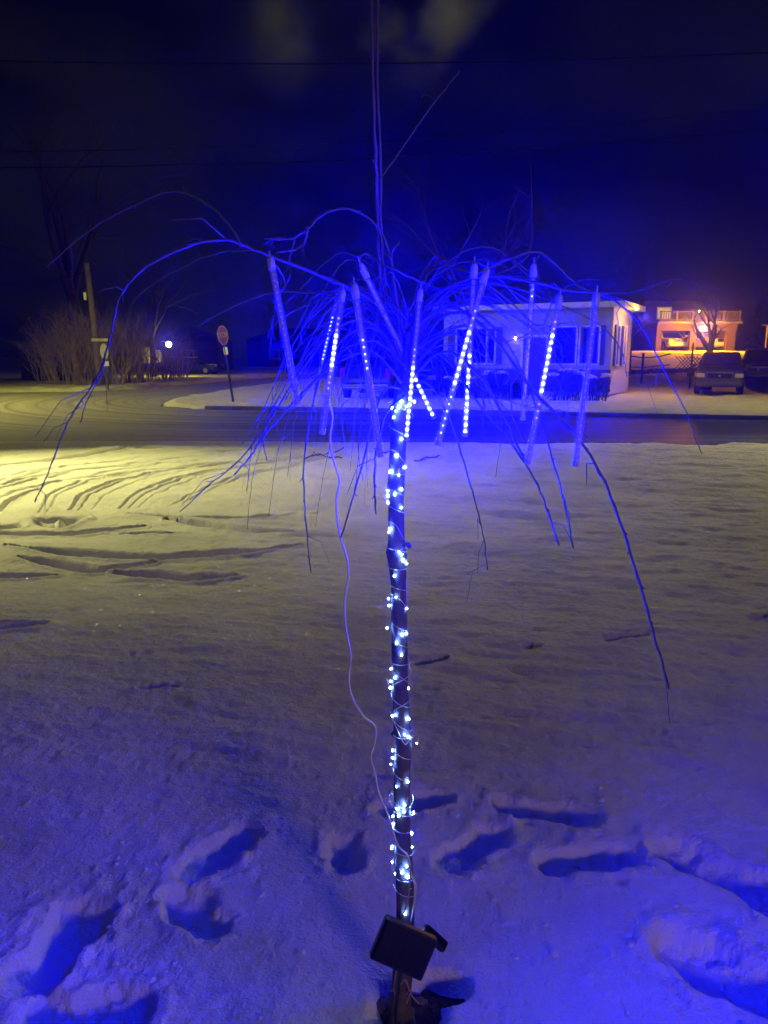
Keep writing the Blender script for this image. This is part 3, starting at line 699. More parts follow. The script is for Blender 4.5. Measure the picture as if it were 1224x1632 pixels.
# fallen twigs on the snow
random.seed(61)
for k, (tw, lb) in enumerate([([(486, 734), (505, 727), (528, 722), (548, 716)], 'small fallen twig on the snow left of the trunk'), ([(500, 722), (520, 730), (545, 733)], 'forked fallen twig crossing the small one left of the trunk'),
                ([(596, 716), (612, 722), (624, 719)], 'short fallen twig on the snow touching the trunk outline'), ([(660, 734), (680, 731), (700, 729)], 'thin fallen twig on the snow right of the trunk')]):
    m = MB(); L_ = []
    for a, b in smoothline(tw, 4):
        g = G(a, b, 0); L_.append(Vector((g.x, g.y, float(height(np.array([g.x]), np.array([g.y]))[0])+.012+.02*random.random())))
    m.tube(L_, .012, 5)
    for i in range(2, len(L_)-1, 3): m.tube([L_[i], L_[i]+Vector((random.uniform(-.1, .1), random.uniform(-.25, .25), .03))], [.008, .004], 5)
    tag(m.build('fallen_twig', TWIG), lb, 'twig', 'fallen twigs on the snow')
# lumps of kicked-up snow
m = MB(); random.seed(31)
for k in range(420):
    if random.random() < .75:
        (a, b, hw, dd) = random.choice(PW[:11]); t_ = random.random(); x = a[0]+(b[0]-a[0])*t_+random.gauss(0, hw*2.2); y = a[1]+(b[1]-a[1])*t_+random.gauss(0, hw*2.2)
        if min(float(seg_dist(np.array([x]), np.array([y]), [p_, q_], False)[0])-h_ for p_, q_, h_, _ in PW) < .004: continue
        r = abs(random.gauss(0, .0045))+.0018
    else:
        y = random.uniform(1.2, 4); x = random.uniform(-.55, .55)*(y+.5); r = abs(random.gauss(0, .004))+.0015
    z = float(height(np.array([x]), np.array([y]))[0]) if k < 0 else 0
    q = MB(); q.ball((0, 0, 0), r, 7, 5, (1.2, 1, .75)); q.v = [tuple(Vector(v)*(1+random.uniform(-.18, .18))+Vector((x, y, 0))) for v in q.v]
    m.add(q.v, q.f)
V_ = np.array(m.v); cen = V_.reshape(-1, len(q.v), 3).mean(1); hz = height(cen[:, 0].copy(), cen[:, 1].copy())
V_[:, 2] += np.repeat(hz, len(q.v)); m.v = [tuple(v) for v in V_]
tag(m.build('snow_crumbs', SNOW, smooth=True), 'small crumbs of kicked up snow scattered round the footprints', 'snow crumbs', kind='stuff')
# ice crystals, glints built in by tilting each plate between lamp and camera
random.seed(77); cr_x = []; lampv = Vector((-8, 10, 4.6))
pos = []
for k in range(1000):
    y = 1.3+4.2*random.random()**1.5; x = random.uniform(-.6, .45 if random.random() < .8 else .7)*(y+.3); pos.append((x, y))
A_ = np.array(pos); hz = height(A_[:, 0].copy(), A_[:, 1].copy()); m = MB()
for (x, y), z in zip(pos, hz):
    p = Vector((x, y, z+.0025)); h_ = ((Vector((0, 0, CAMZ))-p).normalized()+(lampv-p).normalized()).normalized()
    nn_ = (h_+Vector((random.gauss(0, .07), random.gauss(0, .07), random.gauss(0, .07)))).normalized()
    a = nn_.orthogonal().normalized(); b = nn_.cross(a); r = random.uniform(.0006, .0015)*(.6+y*.28)
    vs = [p+(a*math.cos(i*math.pi/3)+b*math.sin(i*math.pi/3))*r for i in range(6)]+[p-nn_*.0004+(a*math.cos(i*math.pi/3)+b*math.sin(i*math.pi/3))*r for i in range(6)]
    m.add(vs, [tuple(range(6)), tuple(reversed(range(6, 12)))]+[(i, 6+i, 6+(i+1) % 6, (i+1) % 6) for i in range(6)])
tag(m.build('ice_crystals', mat('ice_crystal', (.95, .95, .95), .33, metal=1)), 'tiny ice crystals glinting on the snow surface', 'ice crystals', kind='stuff')

# ================================================================== BACKGROUND
def win(parent, c, wd, ht, M, glass=DGLASS, frame=TRIM, mull=0, fw=.07, name='window'):
    m = MB(); u = M @ Vector((1, 0, 0)); nn = M @ Vector((0, -1, 0))
    for s in (-1, 1):
        m.box(c+u*s*(wd/2)+nn*.03, (fw, .07, ht+fw), M); m.box(c+Vector((0, 0, s*ht/2))+nn*.031, (wd+fw, .068, fw), M)
    for k in range(mull): m.box(c+u*wd*((k+1)/(mull+1)-.5)+nn*.025, (fw*.7, .05, ht), M)
    f = m.build('window', frame, parent)
    m = MB(); m.box(c+nn*.006, (wd-.02, .012, ht-.02), M); m.build('pane', glass, f)
    return f

# ---- white house behind the crown
hA = P(706, 600, 33.5); hB = P(972, 600, 30.0)
hz0 = .02
A = Vector((hA.x, hA.y, 0)); B = Vector((hB.x, hB.y, 0)); L = (B-A).length; ang = math.atan2(B.y-A.y, B.x-A.x)
house = thing('white_house', 'single storey house with pale horizontal siding and dark windows behind the tree', 'house', (A.x, A.y, hz0), ang)
HH = 3.42
m = MB(); m.box((L/2, 1.9, HH/2), (L, 3.8, HH)); m.box((L/2-1.5, 6.5, HH/2), (L-3, 5.38, HH-.02)); m.build('wall', SIDING, house)
m = MB(); m.box((L/2, -.04, .55), (L+.04, .10, .9)); m.build('brick_base', mat('dark_brick', (.08, .05, .045), .9, var=.3, vscale=4), house)
def hip(m, x0, x1, y0, y1, z, ov, h):
    x0 -= ov; x1 += ov; y0 -= ov; y1 += ov; my = (y0+y1)/2; rx = (y1-y0)/2
    m.add([(x0, y0, z), (x1, y0, z), (x1, y1, z), (x0, y1, z), (x0+rx, my, z+h), (x1-rx, my, z+h)], [(0, 1, 5, 4), (1, 2, 5), (2, 3, 4, 5), (3, 0, 4), (0, 3, 2, 1)])
m = MB(); hip(m, 0, L, 0, 3.8, HH+.20, .5, .75); hip(m, 0, L-3, 3.8, 9.2, HH+.205, .45, 1.1); rf = m.build('roof', ROOF, house)
m = MB(); m.box((L/2, -.49, HH+.09), (L+1.0, .05, .20)); m.box((L+.49, 1.7, HH+.09), (.05, 4.4, .20)); m.box((-.49, 1.7, HH+.09), (.05, 4.4, .20)); m.build('fascia', TRIM, rf)
m = MB(); m.box((L/2, -.22, HH+.005), (L+.9, .5, .03)); m.box((L+.24, 1.9, HH+.004), (.46, 4.2, .03)); m.build('soffit', TRIM, rf)
I3 = Matrix.Identity(3)
sx = L/(972-706)
win(house, Vector(((755-706)*sx, -.01, 1.95)), 1.5*.95, 1.5, I3, mull=1)
win(house, Vector(((788-706)*sx, -.01, 1.95)), .38, 1.5, I3)
win(house, Vector(((902-706)*sx, -.01, 1.95)), 1.05, 1.5, I3); win(house, Vector(((940-706)*sx, -.01, 1.95)), .8, 1.5, I3)
for xx in (720, 885, 925, 957, 800):
    m = MB(); m.box(((xx-706)*sx, -.03, 1.95), (.30, .05, 1.55)); m.build('shutter', mat('dark_shutter', (.03, .03, .045), .6), house)
m = MB(); m.box(((858-706)*sx, -.03, 1.22), (.95, .08, 2.1)); d_ = m.build('door', mat('door_dark', (.06, .03, .03), .5), house)
m = MB(); m.box(((858-706)*sx-.54, -.035, 1.25), (.10, .10, 2.25)); m.box(((858-706)*sx+.54, -.035, 1.25), (.10, .10, 2.25)); m.box(((858-706)*sx, -.036, 2.33), (1.2, .10, .12)); m.build('door_frame', TRIM, d_)
m = MB(); m.ball(((858-706)*sx+.36, -.10, 1.15), .04, 8, 6); m.build('handle', METAL, d_)
m = MB(); m.ball(((850-706)*sx-.6, -.13, 2.25), .07, 10, 8); m.build('porch_lamp', L_YEL, house)
MR = Matrix.Rotation(R(90), 3, 'Z')
for yy in (.9, 2.3): win(house, Vector((L+.01, yy, 1.95)), .6, 1.6, MR)
for yy in (.45, 1.35, 1.85, 2.75):
    m = MB(); m.box((L+.03, yy, 1.95), (.05, .22, 1.6)); m.build('shutter', mat('dark_shutter', (.03, .03, .045), .6), house)
m = MB(); m.ball((L+.62, 1.2, HH-.02), .085, 10, 8); lb_ = m.build('eaves_lamp', L_YEL, house)
p_ = Matrix.Rotation(ang, 3, 'Z') @ Vector((L+.95, 1.5, HH-.35))+A
lamp('house_light', 'POINT', p_, 170, (1, .46, .12), .09)
# foundation hedge with snow on top
def hedge(px0, px1, Y, h, label, seed, snowy=True):
    random.seed(seed); a = P(px0, 600, Y); b = P(px1, 600, Y); c = (a+b)/2; z0 = gz(c.x, c.y); L = (b-a).length
    t = thing('hedge', label, 'hedge', (c.x, c.y, z0), 0, 'clipped hedges along the house front')
    m = MB()
    for k in range(1500):
        x = random.uniform(-L/2, L/2); y = random.uniform(-.55, .55); z = random.random()**.6*h*(.85+.15*math.sin(x*3+seed)); r = random.uniform(.03, .075)
        n_ = Vector((random.gauss(0, 1), random.gauss(0, 1), random.gauss(0, 1))).normalized(); u = n_.orthogonal().normalized(); v = n_.cross(u); p = Vector((x, y, z))
        m.add([p+u*r, p+v*r*.5, p-u*r, p-v*r*.5], [(0, 1, 2, 3)])
    for k in range(50):
        x = random.uniform(-L/2, L/2); m.tube([(x, 0, 0), (x+random.uniform(-.2, .2), random.uniform(-.4, .4), h*.9)], [.02, .008], 4)
    m.build('foliage', LEAF, t)
    if snowy:
        m = MB()
        for k in range(int(L*9)):
            x = random.uniform(-L/2, L/2); r = random.uniform(.08, .2); m.ball((x, random.uniform(-.45, .3), h*(.86+.12*math.sin(x*3+seed))), r, 8, 6, (1.2, 1, .35))
        m.build('snow_cap', SNOW, t, smooth=True)
hedge(752, 808, 28.9, 1.05, 'dark hedge with patchy snow on top below the left window', 1)
hedge(812, 842, 29.2, .62, 'low dark shrub row near the front door with little snow', 2, False)
hedge(878, 968, 27.8, 1.15, 'long dark snow-capped hedge below the right-hand windows', 3)
hedge(712, 748, 29.6, .9, 'short dark hedge at the left corner of the white house', 4)

# ---- house with double garage and deck, up the slope
gx0 = P(1046, 560, 57); gx1 = P(1172, 560, 57); GZ = gz((gx0.x+gx1.x)/2, 55)
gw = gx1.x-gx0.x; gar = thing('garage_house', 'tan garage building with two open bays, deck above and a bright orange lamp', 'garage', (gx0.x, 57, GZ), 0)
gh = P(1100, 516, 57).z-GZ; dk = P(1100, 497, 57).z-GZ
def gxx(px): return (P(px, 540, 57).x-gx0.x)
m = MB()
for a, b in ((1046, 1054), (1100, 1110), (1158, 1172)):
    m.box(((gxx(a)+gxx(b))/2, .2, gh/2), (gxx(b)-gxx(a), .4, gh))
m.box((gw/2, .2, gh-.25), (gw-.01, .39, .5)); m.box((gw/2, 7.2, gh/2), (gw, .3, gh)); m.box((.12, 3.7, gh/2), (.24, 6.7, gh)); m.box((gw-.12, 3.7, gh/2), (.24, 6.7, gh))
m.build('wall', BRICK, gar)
m = MB(); m.box((gw/2, 3.4, gh+.08), (gw+.3, 7.6, .15)); m.build('deck_floor', DARKWALL, gar)
m = MB()
for k in range(34): m.box((gw*(k+.5)/34, -.3, gh+.15+(dk-gh-.15)/2), (.05, .04, dk-gh-.15))
for k in range(6): m.box((.05+(gw-.1)*k/5, -.3, gh+.15+(dk-gh-.1)/2), (.12, .12, dk-gh-.05))
m.box((gw/2, -.3, dk), (gw+.1, .14, .07)); m.box((gw/2, -.3, gh+.28), (gw, .06, .06)); m.build('railing', mat('rail_wood', (.015, .009, .006), .8), gar)
m = MB(); m.box((gw/2, 5.2, gh+1.0), (gw, 3.4, 1.7)); m.build('upper_wall', DARKWALL, gar)
win(gar, Vector((gxx(1082), 3.48, gh+.95)), 1.1, .9, I3, glass=WIN_LIT, mull=1)
m = MB(); hip(m, 0, gw, 3.5, 6.9, gh+1.86, .2, .35); m.build('roof', ROOF, gar)
m = MB(); m.ball((gxx(1140), 3.3, gh+1.05), .11, 8, 6); m.build('deck_lamp', mat('lamp_cold', (.8, .8, .8), .4, emit=(.8, .85, 1), estr=14), gar)
lx = gxx(1105); lz = P(1105, 526, 57).z-GZ
m = MB(); m.tube([(lx, .1, lz+.1), (lx, -.8, lz+.42), (lx, -1.3, lz+.42)], .035, 6); m.tube([(lx, -1.4, lz+.32), (lx, -1.4, lz+.22)], [.10, .22], 10); wl = m.build('wall_lamp', BLACKP, gar)
m = MB(); m.ball((lx, -1.4, lz+.05), .17, 12, 8, (1, .9, 1.1)); m.build('lamp_globe', L_ORANGE, wl)
lamp('garage_light', 'POINT', (gx0.x+lx, 55.3, GZ+lz+.05), 8000, (1, .34, .02), .24)

# ---- vehicles
def ring(st):
    y, zb, zs, zt, w0, w1 = st
    return [(-w0*.94, y, zb), (-w0, y, zb+.18), (-w0, y, zs), (-w1, y, zt), (w1, y, zt), (w0, y, zs), (w0, y, zb+.18), (w0*.94, y, zb)]
def vehicle(name, label, cat, loc, rz, paint, st, glassidx, wheels=(-1.45, 1.5), rad=.37, lights_front=True, snow=False, W=.95, group=None, pickup=False):
    t = thing(name, label, cat, loc, rz, group)
    m = MB(); rs = [ring(s) for s in st]; n = 8; vs = [v for r_ in rs for v in r_]; fs = []
    for i in range(len(rs)-1):
        for k in range(n): fs.append((i*n+k, i*n+(k+1) % n, (i+1)*n+(k+1) % n, (i+1)*n+k))
    fs.append(tuple(reversed(range(n)))); fs.append(tuple((len(rs)-1)*n+k for k in range(n))); m.add(vs, fs)
    body = m.build('body', paint, t, bevel=.09)
    def panel_(i, k, ins, nm, mt_, par):
        a, b, c, d = [Vector(v) for v in (rs[i][k], rs[i][(k+1) % n], rs[i+1][(k+1) % n], rs[i+1][k])]; ctr = (a+b+c+d)/4
        nn = (b-a).cross(d-a).normalized()
        if nn.dot(ctr-Vector((0, 0, .9))) < 0: nn = -nn
        q = [ctr+(v-ctr)*ins+nn*.012 for v in (a, b, c, d)]; q2 = [v-nn*.03 for v in q]
        mm_ = MB(); mm_.add(q+q2, [(0, 1, 2, 3), (7, 6, 5, 4), (0, 4, 5, 1), (1, 5, 6, 2), (2, 6, 7, 3), (3, 7, 4, 0)]); return mm_.build(nm, mt_, par)
    for (i, k, nm) in glassidx: panel_(i, k, .88, nm, DGLASS, t)
    for y in wheels:
        for s in (-1, 1):
            m = MB(); m.tube([(s*(W-.22), y, rad), (s*(W-.2), y, rad), (s*(W+.01), y, rad), (s*(W+.02), y, rad)], [rad*.9, rad, rad, rad*.92], 20); wh = m.build('wheel', RUBBER, t)
            m = MB(); m.tube([(s*(W-.02), y, rad), (s*(W+.03), y, rad)], [rad*.62, rad*.55], 12); m.build('rim', METAL, wh)
    yf = st[0][0]; yr = st[-1][0]
    for s in (-1, 1):
        m = MB(); m.box((s*(W-.21), yf-.0, .80), (.32, .10, .17)); m.build('headlight', LENS, t, bevel=.02)
        m = MB(); m.box((s*(W-.12), yr-.0, .98), (.17, .08, .36)); m.build('tail_light', TAIL, t, bevel=.01)
        m = MB(); m.ball((s*(W+.13), st[3][0]+.15, 1.18), .11, 8, 6, (1, .6, .75)); m.build('mirror', paint, t, smooth=True)
    m = MB(); m.box((0, yf-.03, .80), (.95, .06, .22)); gr = m.build('grille', BLACKP, t, bevel=.015)
    m = MB(); m.box((0, yf-.065, .91), (1.0, .02, .03)); m.ball((0, yf-.07, .80), .055, 10, 6, (1, .3, 1)); m.build('grille_trim', CHROME, gr)
    m = MB(); m.box((0, yf-.06, .50), (W*1.8, .16, .20)); m.build('bumper', paint if not pickup else CHROME, t, bevel=.05)
    m = MB(); m.box((0, yr+.06, .52), (W*1.8, .16, .20)); m.build('bumper', CHROME if pickup else paint, t, bevel=.05)
    if snow:
        zt = max(s[3] for s in st); ys = [s[0] for s in st if s[3] > zt-.12]; wt = min(s[5] for s in st)
        m = MB(); m.box((0, (ys[0]+ys[-1])/2, zt+.03), (wt*1.7, (ys[-1]-ys[0]), .07)); m.box((0, (st[1][0]+st[2][0])/2, st[1][3]+.04), (st[1][5]*1.5, .8, .05)); m.build('snow_cover', SNOW, t, bevel=.03)
    return t
SUV = [(-2.35, .48, .86, .93, .82, .74), (-2.22, .32, .95, 1.04, .93, .84), (-1.35, .30, 1.04, 1.12, .95, .86), (-.85, .30, 1.08, 1.15, .95, .86), (-.12, .30, 1.10, 1.70, .95, .70), (.35, .30, 1.10, 1.78, .95, .71),
       (1.55, .30, 1.10, 1.77, .95, .71), (2.05, .30, 1.08, 1.68, .94, .70), (2.36, .36, 1.00, 1.12, .88, .78)]
SG = [(3, 3, 'windshield'), (4, 2, 'side_window'), (4, 4, 'side_window'), (5, 2, 'side_window'), (5, 4, 'side_window'), (6, 2, 'side_window'), (6, 4, 'side_window'), (7, 3, 'rear_window')]
PICK = [(-2.75, .50, .92, 1.0, .85, .78), (-2.6, .36, 1.02, 1.12, .96, .86), (-1.5, .34, 1.10, 1.18, .98, .88), (-1.05, .34, 1.14, 1.20, .98, .88), (-.45, .34, 1.14, 1.78, .98, .72), (.0, .34, 1.14, 1.85, .98, .73),
        (.85, .34, 1.14, 1.82, .98, .73), (1.05, .34, 1.14, 1.20, .98, .90), (2.7, .36, 1.12, 1.18, .97, .90), (2.78, .40, 1.05, 1.10, .94, .88)]
PG = [(3, 3, 'windshield'), (4, 2, 'side_window'), (4, 4, 'side_window'), (5, 2, 'side_window'), (5, 4, 'side_window'), (6, 3, 'rear_window')]
def onpx(px, py, Y):
    p = P(px, py, Y); return (p.x, p.y, gz(p.x, p.y))
# flat drives for the parked vehicles are part of the terrain; wheels sit on it
vehicle('parked_suv', 'grey SUV facing the road on the snowy drive at right', 'SUV', (P(1165, 600, 32.5).x, 33.6, gz(P(1165, 600, 32).x, 33)-.03), R(-24), CARGREY, SUV, SG)
vehicle('parked_van', 'black vehicle behind the grey SUV at the right edge', 'van', (P(1218, 600, 38).x+1.2, 41.0, gz(20, 40)-.2), R(-27), CARDARK,
        [(a, b, c, d*1.06 if d > 1.3 else d, e, f) for a, b, c, d, e, f in SUV], SG)
vehicle('pickup_truck', 'dark pickup truck seen from behind, parked left of the trunk across the road', 'pickup truck', (P(598, 630, 27).x, 31.0, gz(-1, 30)-.02), R(172), CARDARK, PICK, PG, pickup=True, W=.98, wheels=(-1.75, 1.75), rad=.42)
vehicle('parked_minivan', 'dark vehicle with snow on its roof beside the left end of the white house', 'minivan', (P(672, 620, 31).x, 33.2, gz(2, 33)), R(-8), CARDARK, SUV, SG, snow=True)
vehicle('parked_car', 'dark parked car with snow on its roof far off beyond the stop sign', 'car', (P(310, 600, 66).x, 66, gz(-17, 66)-.02), R(80), CARDARK,
        [(a, b, c*.82, d*.82, e, f) for a, b, c, d, e, f in SUV], SG, snow=True)
vehicle('garage_car', 'white car parked inside the left garage bay', 'car', (P(1077, 555, 59).x, 60.5, GZ), 0, CARWHITE, [(a, b, c*.85, d*.85, e, f) for a, b, c, d, e, f in SUV], SG)
vehicle('garage_car', 'pale car tucked in the right garage bay', 'car', (P(1143, 555, 59).x, 60.7, GZ), R(4), mat('gold_car_paint', (.45, .35, .2), .3, coat=.6), [(a, b, c*.9, d*.9, e, f) for a, b, c, d, e, f in SUV], SG)

# ---- utility pole and wires
up = P(156, 612, 42); uz = gz(up.x, 42); top = P(150, 419, 42)
pole = thing('utility_pole', 'pale wooden utility pole standing at the edge of the bare thicket', 'utility pole', (up.x+.15, 42, uz))
H_ = top.z-uz; m = MB(); m.tube([(0, 0, -.1), (-.1, 0, H_*.5), (-.24, 0, H_)], [.19, .165, .13], 12); m.build('pole_shaft', WOODPOLE, pole, smooth=True)
m = MB(); m.box((-.40, -.12, H_-1.75), (.16, .16, .4)); m.tube([(-.3, -.1, H_-1.3), (-.33, -.2, H_-1.5), (-.36, -.14, H_-1.7)], .02, 5); m.build('junction_box', METAL, pole)
m = MB(); m.box((.22, -.22, 2.5), (.9, .03, .16)); m.box((0, -.19, 2.5), (.06, .1, .1)); m.build('street_sign', WHITE, pole)
def wire(pl, Ys, label, r=.018):
    m = MB(); L_ = smoothline([(a, b, c) for (a, b), c in zip(pl, Ys)], 8); m.tube([P(a, b, c) for a, b, c in L_], r, 5)
    tag(m.build('overhead_wire', mat('wire_black', (.0015, .0015, .0015), 1, spec=0)), label, 'overhead wire', 'power lines across the night sky')
wire([(-500, 85), (0, 97), (300, 101), (700, 100), (1224, 84), (1700, 60)], [22]*6, 'highest thin overhead wire crossing the cloud near the top of the picture')
wire([(-500, 262), (0, 267), (300, 262), (700, 248), (1224, 205), (1700, 150)], [24]*6, 'lowest long overhead wire crossing just above the arching left branch')
wire([(-500, 245), (0, 242), (300, 236), (700, 220), (1224, 172), (1700, 120)], [25]*6, 'middle overhead wire running a little above the lowest one', .013)
wire([(-300, 448), (0, 452), (60, 453), (150, 430)], [40, 41, 42, 42], 'short low wire running left from the utility pole', .02)

# ---- signs
def sign_post(px, pyb, Y, lean, H, label, cat, name):
    b = P(px, pyb, Y); z = gz(b.x, b.y); t = thing(name, label, cat, (b.x, b.y, z)); t.rotation_euler = (0, lean, 0)
    m = MB(); m.box((0, 0, H/2-.2), (.075, .05, H+.4)); m.build('post', mat('sign_post_metal', (.05, .06, .05), .6), t); return t
Ys = 26.6; sb = P(372, 646, Ys); szz = gz(sb.x, sb.y); Hs = P(357, 530, Ys).z-szz
ss = sign_post(372, 646, Ys, R(-6.5), Hs, 'red stop sign on a leaning dark post at the road corner', 'stop sign', 'stop_sign')
tl = Matrix.Rotation(R(-58), 3, 'Z')
oc = [(.35*math.cos(R(22.5+45*k)), .35*math.sin(R(22.5+45*k))) for k in range(8)]
SIGNW = mat('sign_white', (.30, .30, .30), .5)
MX = Matrix.Rotation(R(90), 3, 'X'); MT = Matrix.Rotation(R(-44), 3, 'Z')
def plate(poly, th, off, c, M2=MT):
    m = MB(); Mq = (M2 @ MX).to_4x4(); m.prism(poly, off, off+th, Matrix.Translation(c) @ Mq); return m
c0 = Vector((0, -.035, Hs-.08))
oct_ = plate(oc, .004, 0, c0).build('sign_face', RED, ss)
ring_o = [(.35*1.0*math.cos(R(22.5+45*k)), .35*math.sin(R(22.5+45*k))) for k in range(8)]; ring_i = [(a*.93, b*.93) for a, b in ring_o]
m = MB(); Mq = Matrix.Translation(c0) @ (MT @ MX).to_4x4()
vs = [Mq @ Vector((a, b, .006)) for a, b in ring_o]+[Mq @ Vector((a, b, .006)) for a, b in ring_i]+[Mq @ Vector((a, b, .0042)) for a, b in ring_o]+[Mq @ Vector((a, b, .0042)) for a, b in ring_i]
m.add(vs, [(k, (k+1) % 8, 8+(k+1) % 8, 8+k) for k in range(8)]+[(16+k, k, 8+k, 24+k)[:4] for k in range(0)]); m.build('sign_border', SIGNW, oct_)
def text_mesh(txt, size, M4, name, mt_, parent, ext=.002):
    cu = bpy.data.curves.new(name, 'FONT'); cu.body = txt; cu.size = size; cu.align_x = 'CENTER'; cu.align_y = 'CENTER'; cu.extrude = ext; cu.offset = size*.012
    tmp = bpy.data.objects.new('tmp', cu); C.objects.link(tmp)
    dg = bpy.context.evaluated_depsgraph_get(); me = bpy.data.meshes.new_from_object(tmp.evaluated_get(dg)); bpy.data.objects.remove(tmp)
    me.name = name; me.transform(M4); me.materials.clear(); me.materials.append(mt_); o = bpy.data.objects.new(name, me); C.objects.link(o); o.parent = parent; return o
text_mesh('STOP', .26, Mq @ Matrix.Translation((0, 0, .009)), 'lettering', SIGNW, oct_)
plate([(-.13, -.13), (.13, -.13), (.13, .13), (-.13, .13)], .004, 0, Vector((.02, -.035, Hs-.62))).build('small_plate', WHITE, ss)
Yr = 38.8; rb = P(173, 625, Yr); rzz = gz(rb.x, rb.y); Hr = P(170, 560, Yr).z-rzz
rs_ = sign_post(173, 625, Yr, R(-1.5), Hr, 'pale round sign on a post in front of the utility pole', 'road sign', 'round_sign')
rd = [(.40*math.cos(R(15*k)), .40*math.sin(R(15*k))) for k in range(24)]
plate(rd, .005, 0, Vector((0, -.035, Hr)), Matrix.Rotation(R(-40), 3, 'Z')).build('sign_face', mat('sign_grey', (.55, .55, .52), .4), rs_)
plate([(-.22, -.12), (.22, -.12), (.22, .12), (-.22, .12)], .005, 0, Vector((0, -.035, Hr-.62)), Matrix.Rotation(R(-20), 3, 'Z')).build('small_plate', WHITE, rs_)

# ---- bare shrubs and trees
def grow(m, p, d, L, r, depth, spread=.45, droop=0, nseg=3, kids=3):
    pts = [p]; rr = [r]; dd = d.copy()
    for i in range(nseg):
        dd = (dd+Vector((random.gauss(0, .12), random.gauss(0, .12), random.gauss(0, .08)-droop))).normalized(); p = p+dd*L/nseg; pts.append(p); rr.append(r*(1-.45*(i+1)/nseg))
    m.tube(pts, rr, 4 if depth < 3 else 6, cap=False)
    if depth > 0:
        for k in range(kids):
            a = random.choice(pts[1:]) if k else pts[-1]
            nd = (dd+Vector((random.gauss(0, spread), random.gauss(0, spread), random.gauss(.05, spread*.6)))).normalized()
            grow(m, a, nd, L*random.uniform(.55, .8), rr[-1]*.75, depth-1, spread, droop, nseg, kids)
def bare_tree(px, pyb, Y, H, r, label, seed, mt_, depth=5, name='bare_tree', group=None, z=None, kids=3, spread=.45, par=.28):
    random.seed(seed); b = P(px, pyb, Y); z = gz(b.x, b.y) if z is None else z
    t = thing(name, label, 'tree', (b.x, b.y, z), 0, group)
    m = MB(); th = H*par; m.tube([(0, 0, -.1), (.02*H*random.uniform(-1, 1), 0, th*.5), (0, 0, th)], [r*1.3, r, r*.85], 8); m.build('trunk', mt_, t, smooth=True)
    m = MB()
    for k in range(4):
        d = Vector((random.gauss(0, .4), random.gauss(0, .4), 1)).normalized(); grow(m, Vector((0, 0, th*random.uniform(.85, 1.0))), d, H*.28, r*.7, depth, spread, 0, 3, kids)
    m.build('crown', mt_, t)
def shrub(px, pyb, Y, H, W, label, seed, n=26, mt_=GREYBARK):
    random.seed(seed); b = P(px, pyb, Y); z = gz(b.x, b.y)
    t = thing('bare_shrub', label, 'shrub', (b.x, b.y, z), 0, 'bare shrubs of the roadside thicket')
    m = MB()
    for k in range(n):
        a = random.uniform(0, 6.28); rr = random.random()*.35*W; lean = random.uniform(0, .55)
        d = Vector((math.cos(a)*lean, math.sin(a)*lean*.6, 1)).normalized(); grow(m, Vector((math.cos(a)*rr, math.sin(a)*rr*.6, -.05)), d, H*random.uniform(.4, .62), random.uniform(.022, .036), 3, .38, .02, 3, 3)
    m.build('stems', mt_, t)
shr = [(78, 606, 44, 3.0, 2.0, 'leftmost bare shrub of the thicket, beside the dark house'), (104, 610, 43, 3.6, 2.4, 'tall pale bare shrub left of the utility pole'), (130, 612, 42.6, 3.6, 2.2, 'fan-shaped bare shrub touching the left of the utility pole'),
       (150, 611, 45, 3.9, 2.6, 'bare shrub growing right behind the utility pole'), (180, 612, 42.6, 3.5, 2.2, 'bare shrub behind the round sign'), (205, 610, 45, 3.7, 2.2, 'bare shrub in the middle right of the thicket'),
       (228, 608, 46, 3.4, 1.8, 'bare shrub left of the gap with lit windows'), (262, 606, 52, 3.2, 1.8, 'bare shrub right of the gap below the globe lamp'), (290, 604, 56, 2.4, 1.6, 'low bare shrub above the far parked car')]
for i, (a, b, c, d, e, lb) in enumerate(shr): shrub(a, b, c, d, e, lb, 100+i)
bare_tree(125, 600, 50, 19.5, .34, 'tall faint bare tree rising dark behind the utility pole', 41, DARKBARK, 5)
bare_tree(245, 600, 58, 11, .24, 'bare tree behind the lit windows beyond the thicket', 42, DARKBARK, 5)
bare_tree(1127, 612, 36.5, 4.4, .20, 'small bare garden tree standing left of the grey SUV', 43, DARKBARK, 4, par=.42, kids=2, spread=.5)
bare_tree(1001, 600, 42, 4.2, .13, 'thin dark tree close to the right corner of the white house', 44, DARKBARK, 4, par=.5, kids=2)
bare_tree(560, 600, 75, 10, .3, 'dark bare tree far behind the pickup truck', 45, DARKBARK, 4)
bare_tree(450, 598, 80, 9, .3, 'dark bare tree far behind the side street', 46, DARKBARK, 4)
bare_tree(760, 560, 62, 17, .4, 'tall dark bare tree behind the white house roof', 47, DARKBARK, 5)
def conifer(px, Y, H, W, label, seed):
    random.seed(seed); b = P(px, 580, Y); z = gz(b.x, b.y); t = thing('evergreen_tree', label, 'tree', (b.x, b.y, z))
    m = MB(); m.tube([(0, 0, -.1), (0, 0, H*.98)], [.22, .03], 7); m.build('trunk', DARKBARK, t)
    m = MB()
    for k in range(2600):
        u = random.random()**.8; zz = H*(.08+.9*u); rr = W*(1-u)*(.35+.65*random.random())*(.85+.15*math.sin(zz*5)); a = random.uniform(0, 6.28); p = Vector((rr*math.cos(a), rr*math.sin(a), zz-.25*rr))
        d = Vector((math.cos(a), math.sin(a), -.35)).normalized(); s = d.cross(Vector((0, 0, 1))).normalized(); q = random.uniform(.12, .3)
        m.add([p-d*q, p+s*q*.35, p+d*q, p-s*q*.35], [(0, 1, 2, 3)])
    m.build('crown', LEAF, t)
conifer(1204, 64, 5.2, 1.9, 'dark evergreen tree between the garage and the right edge', 51)
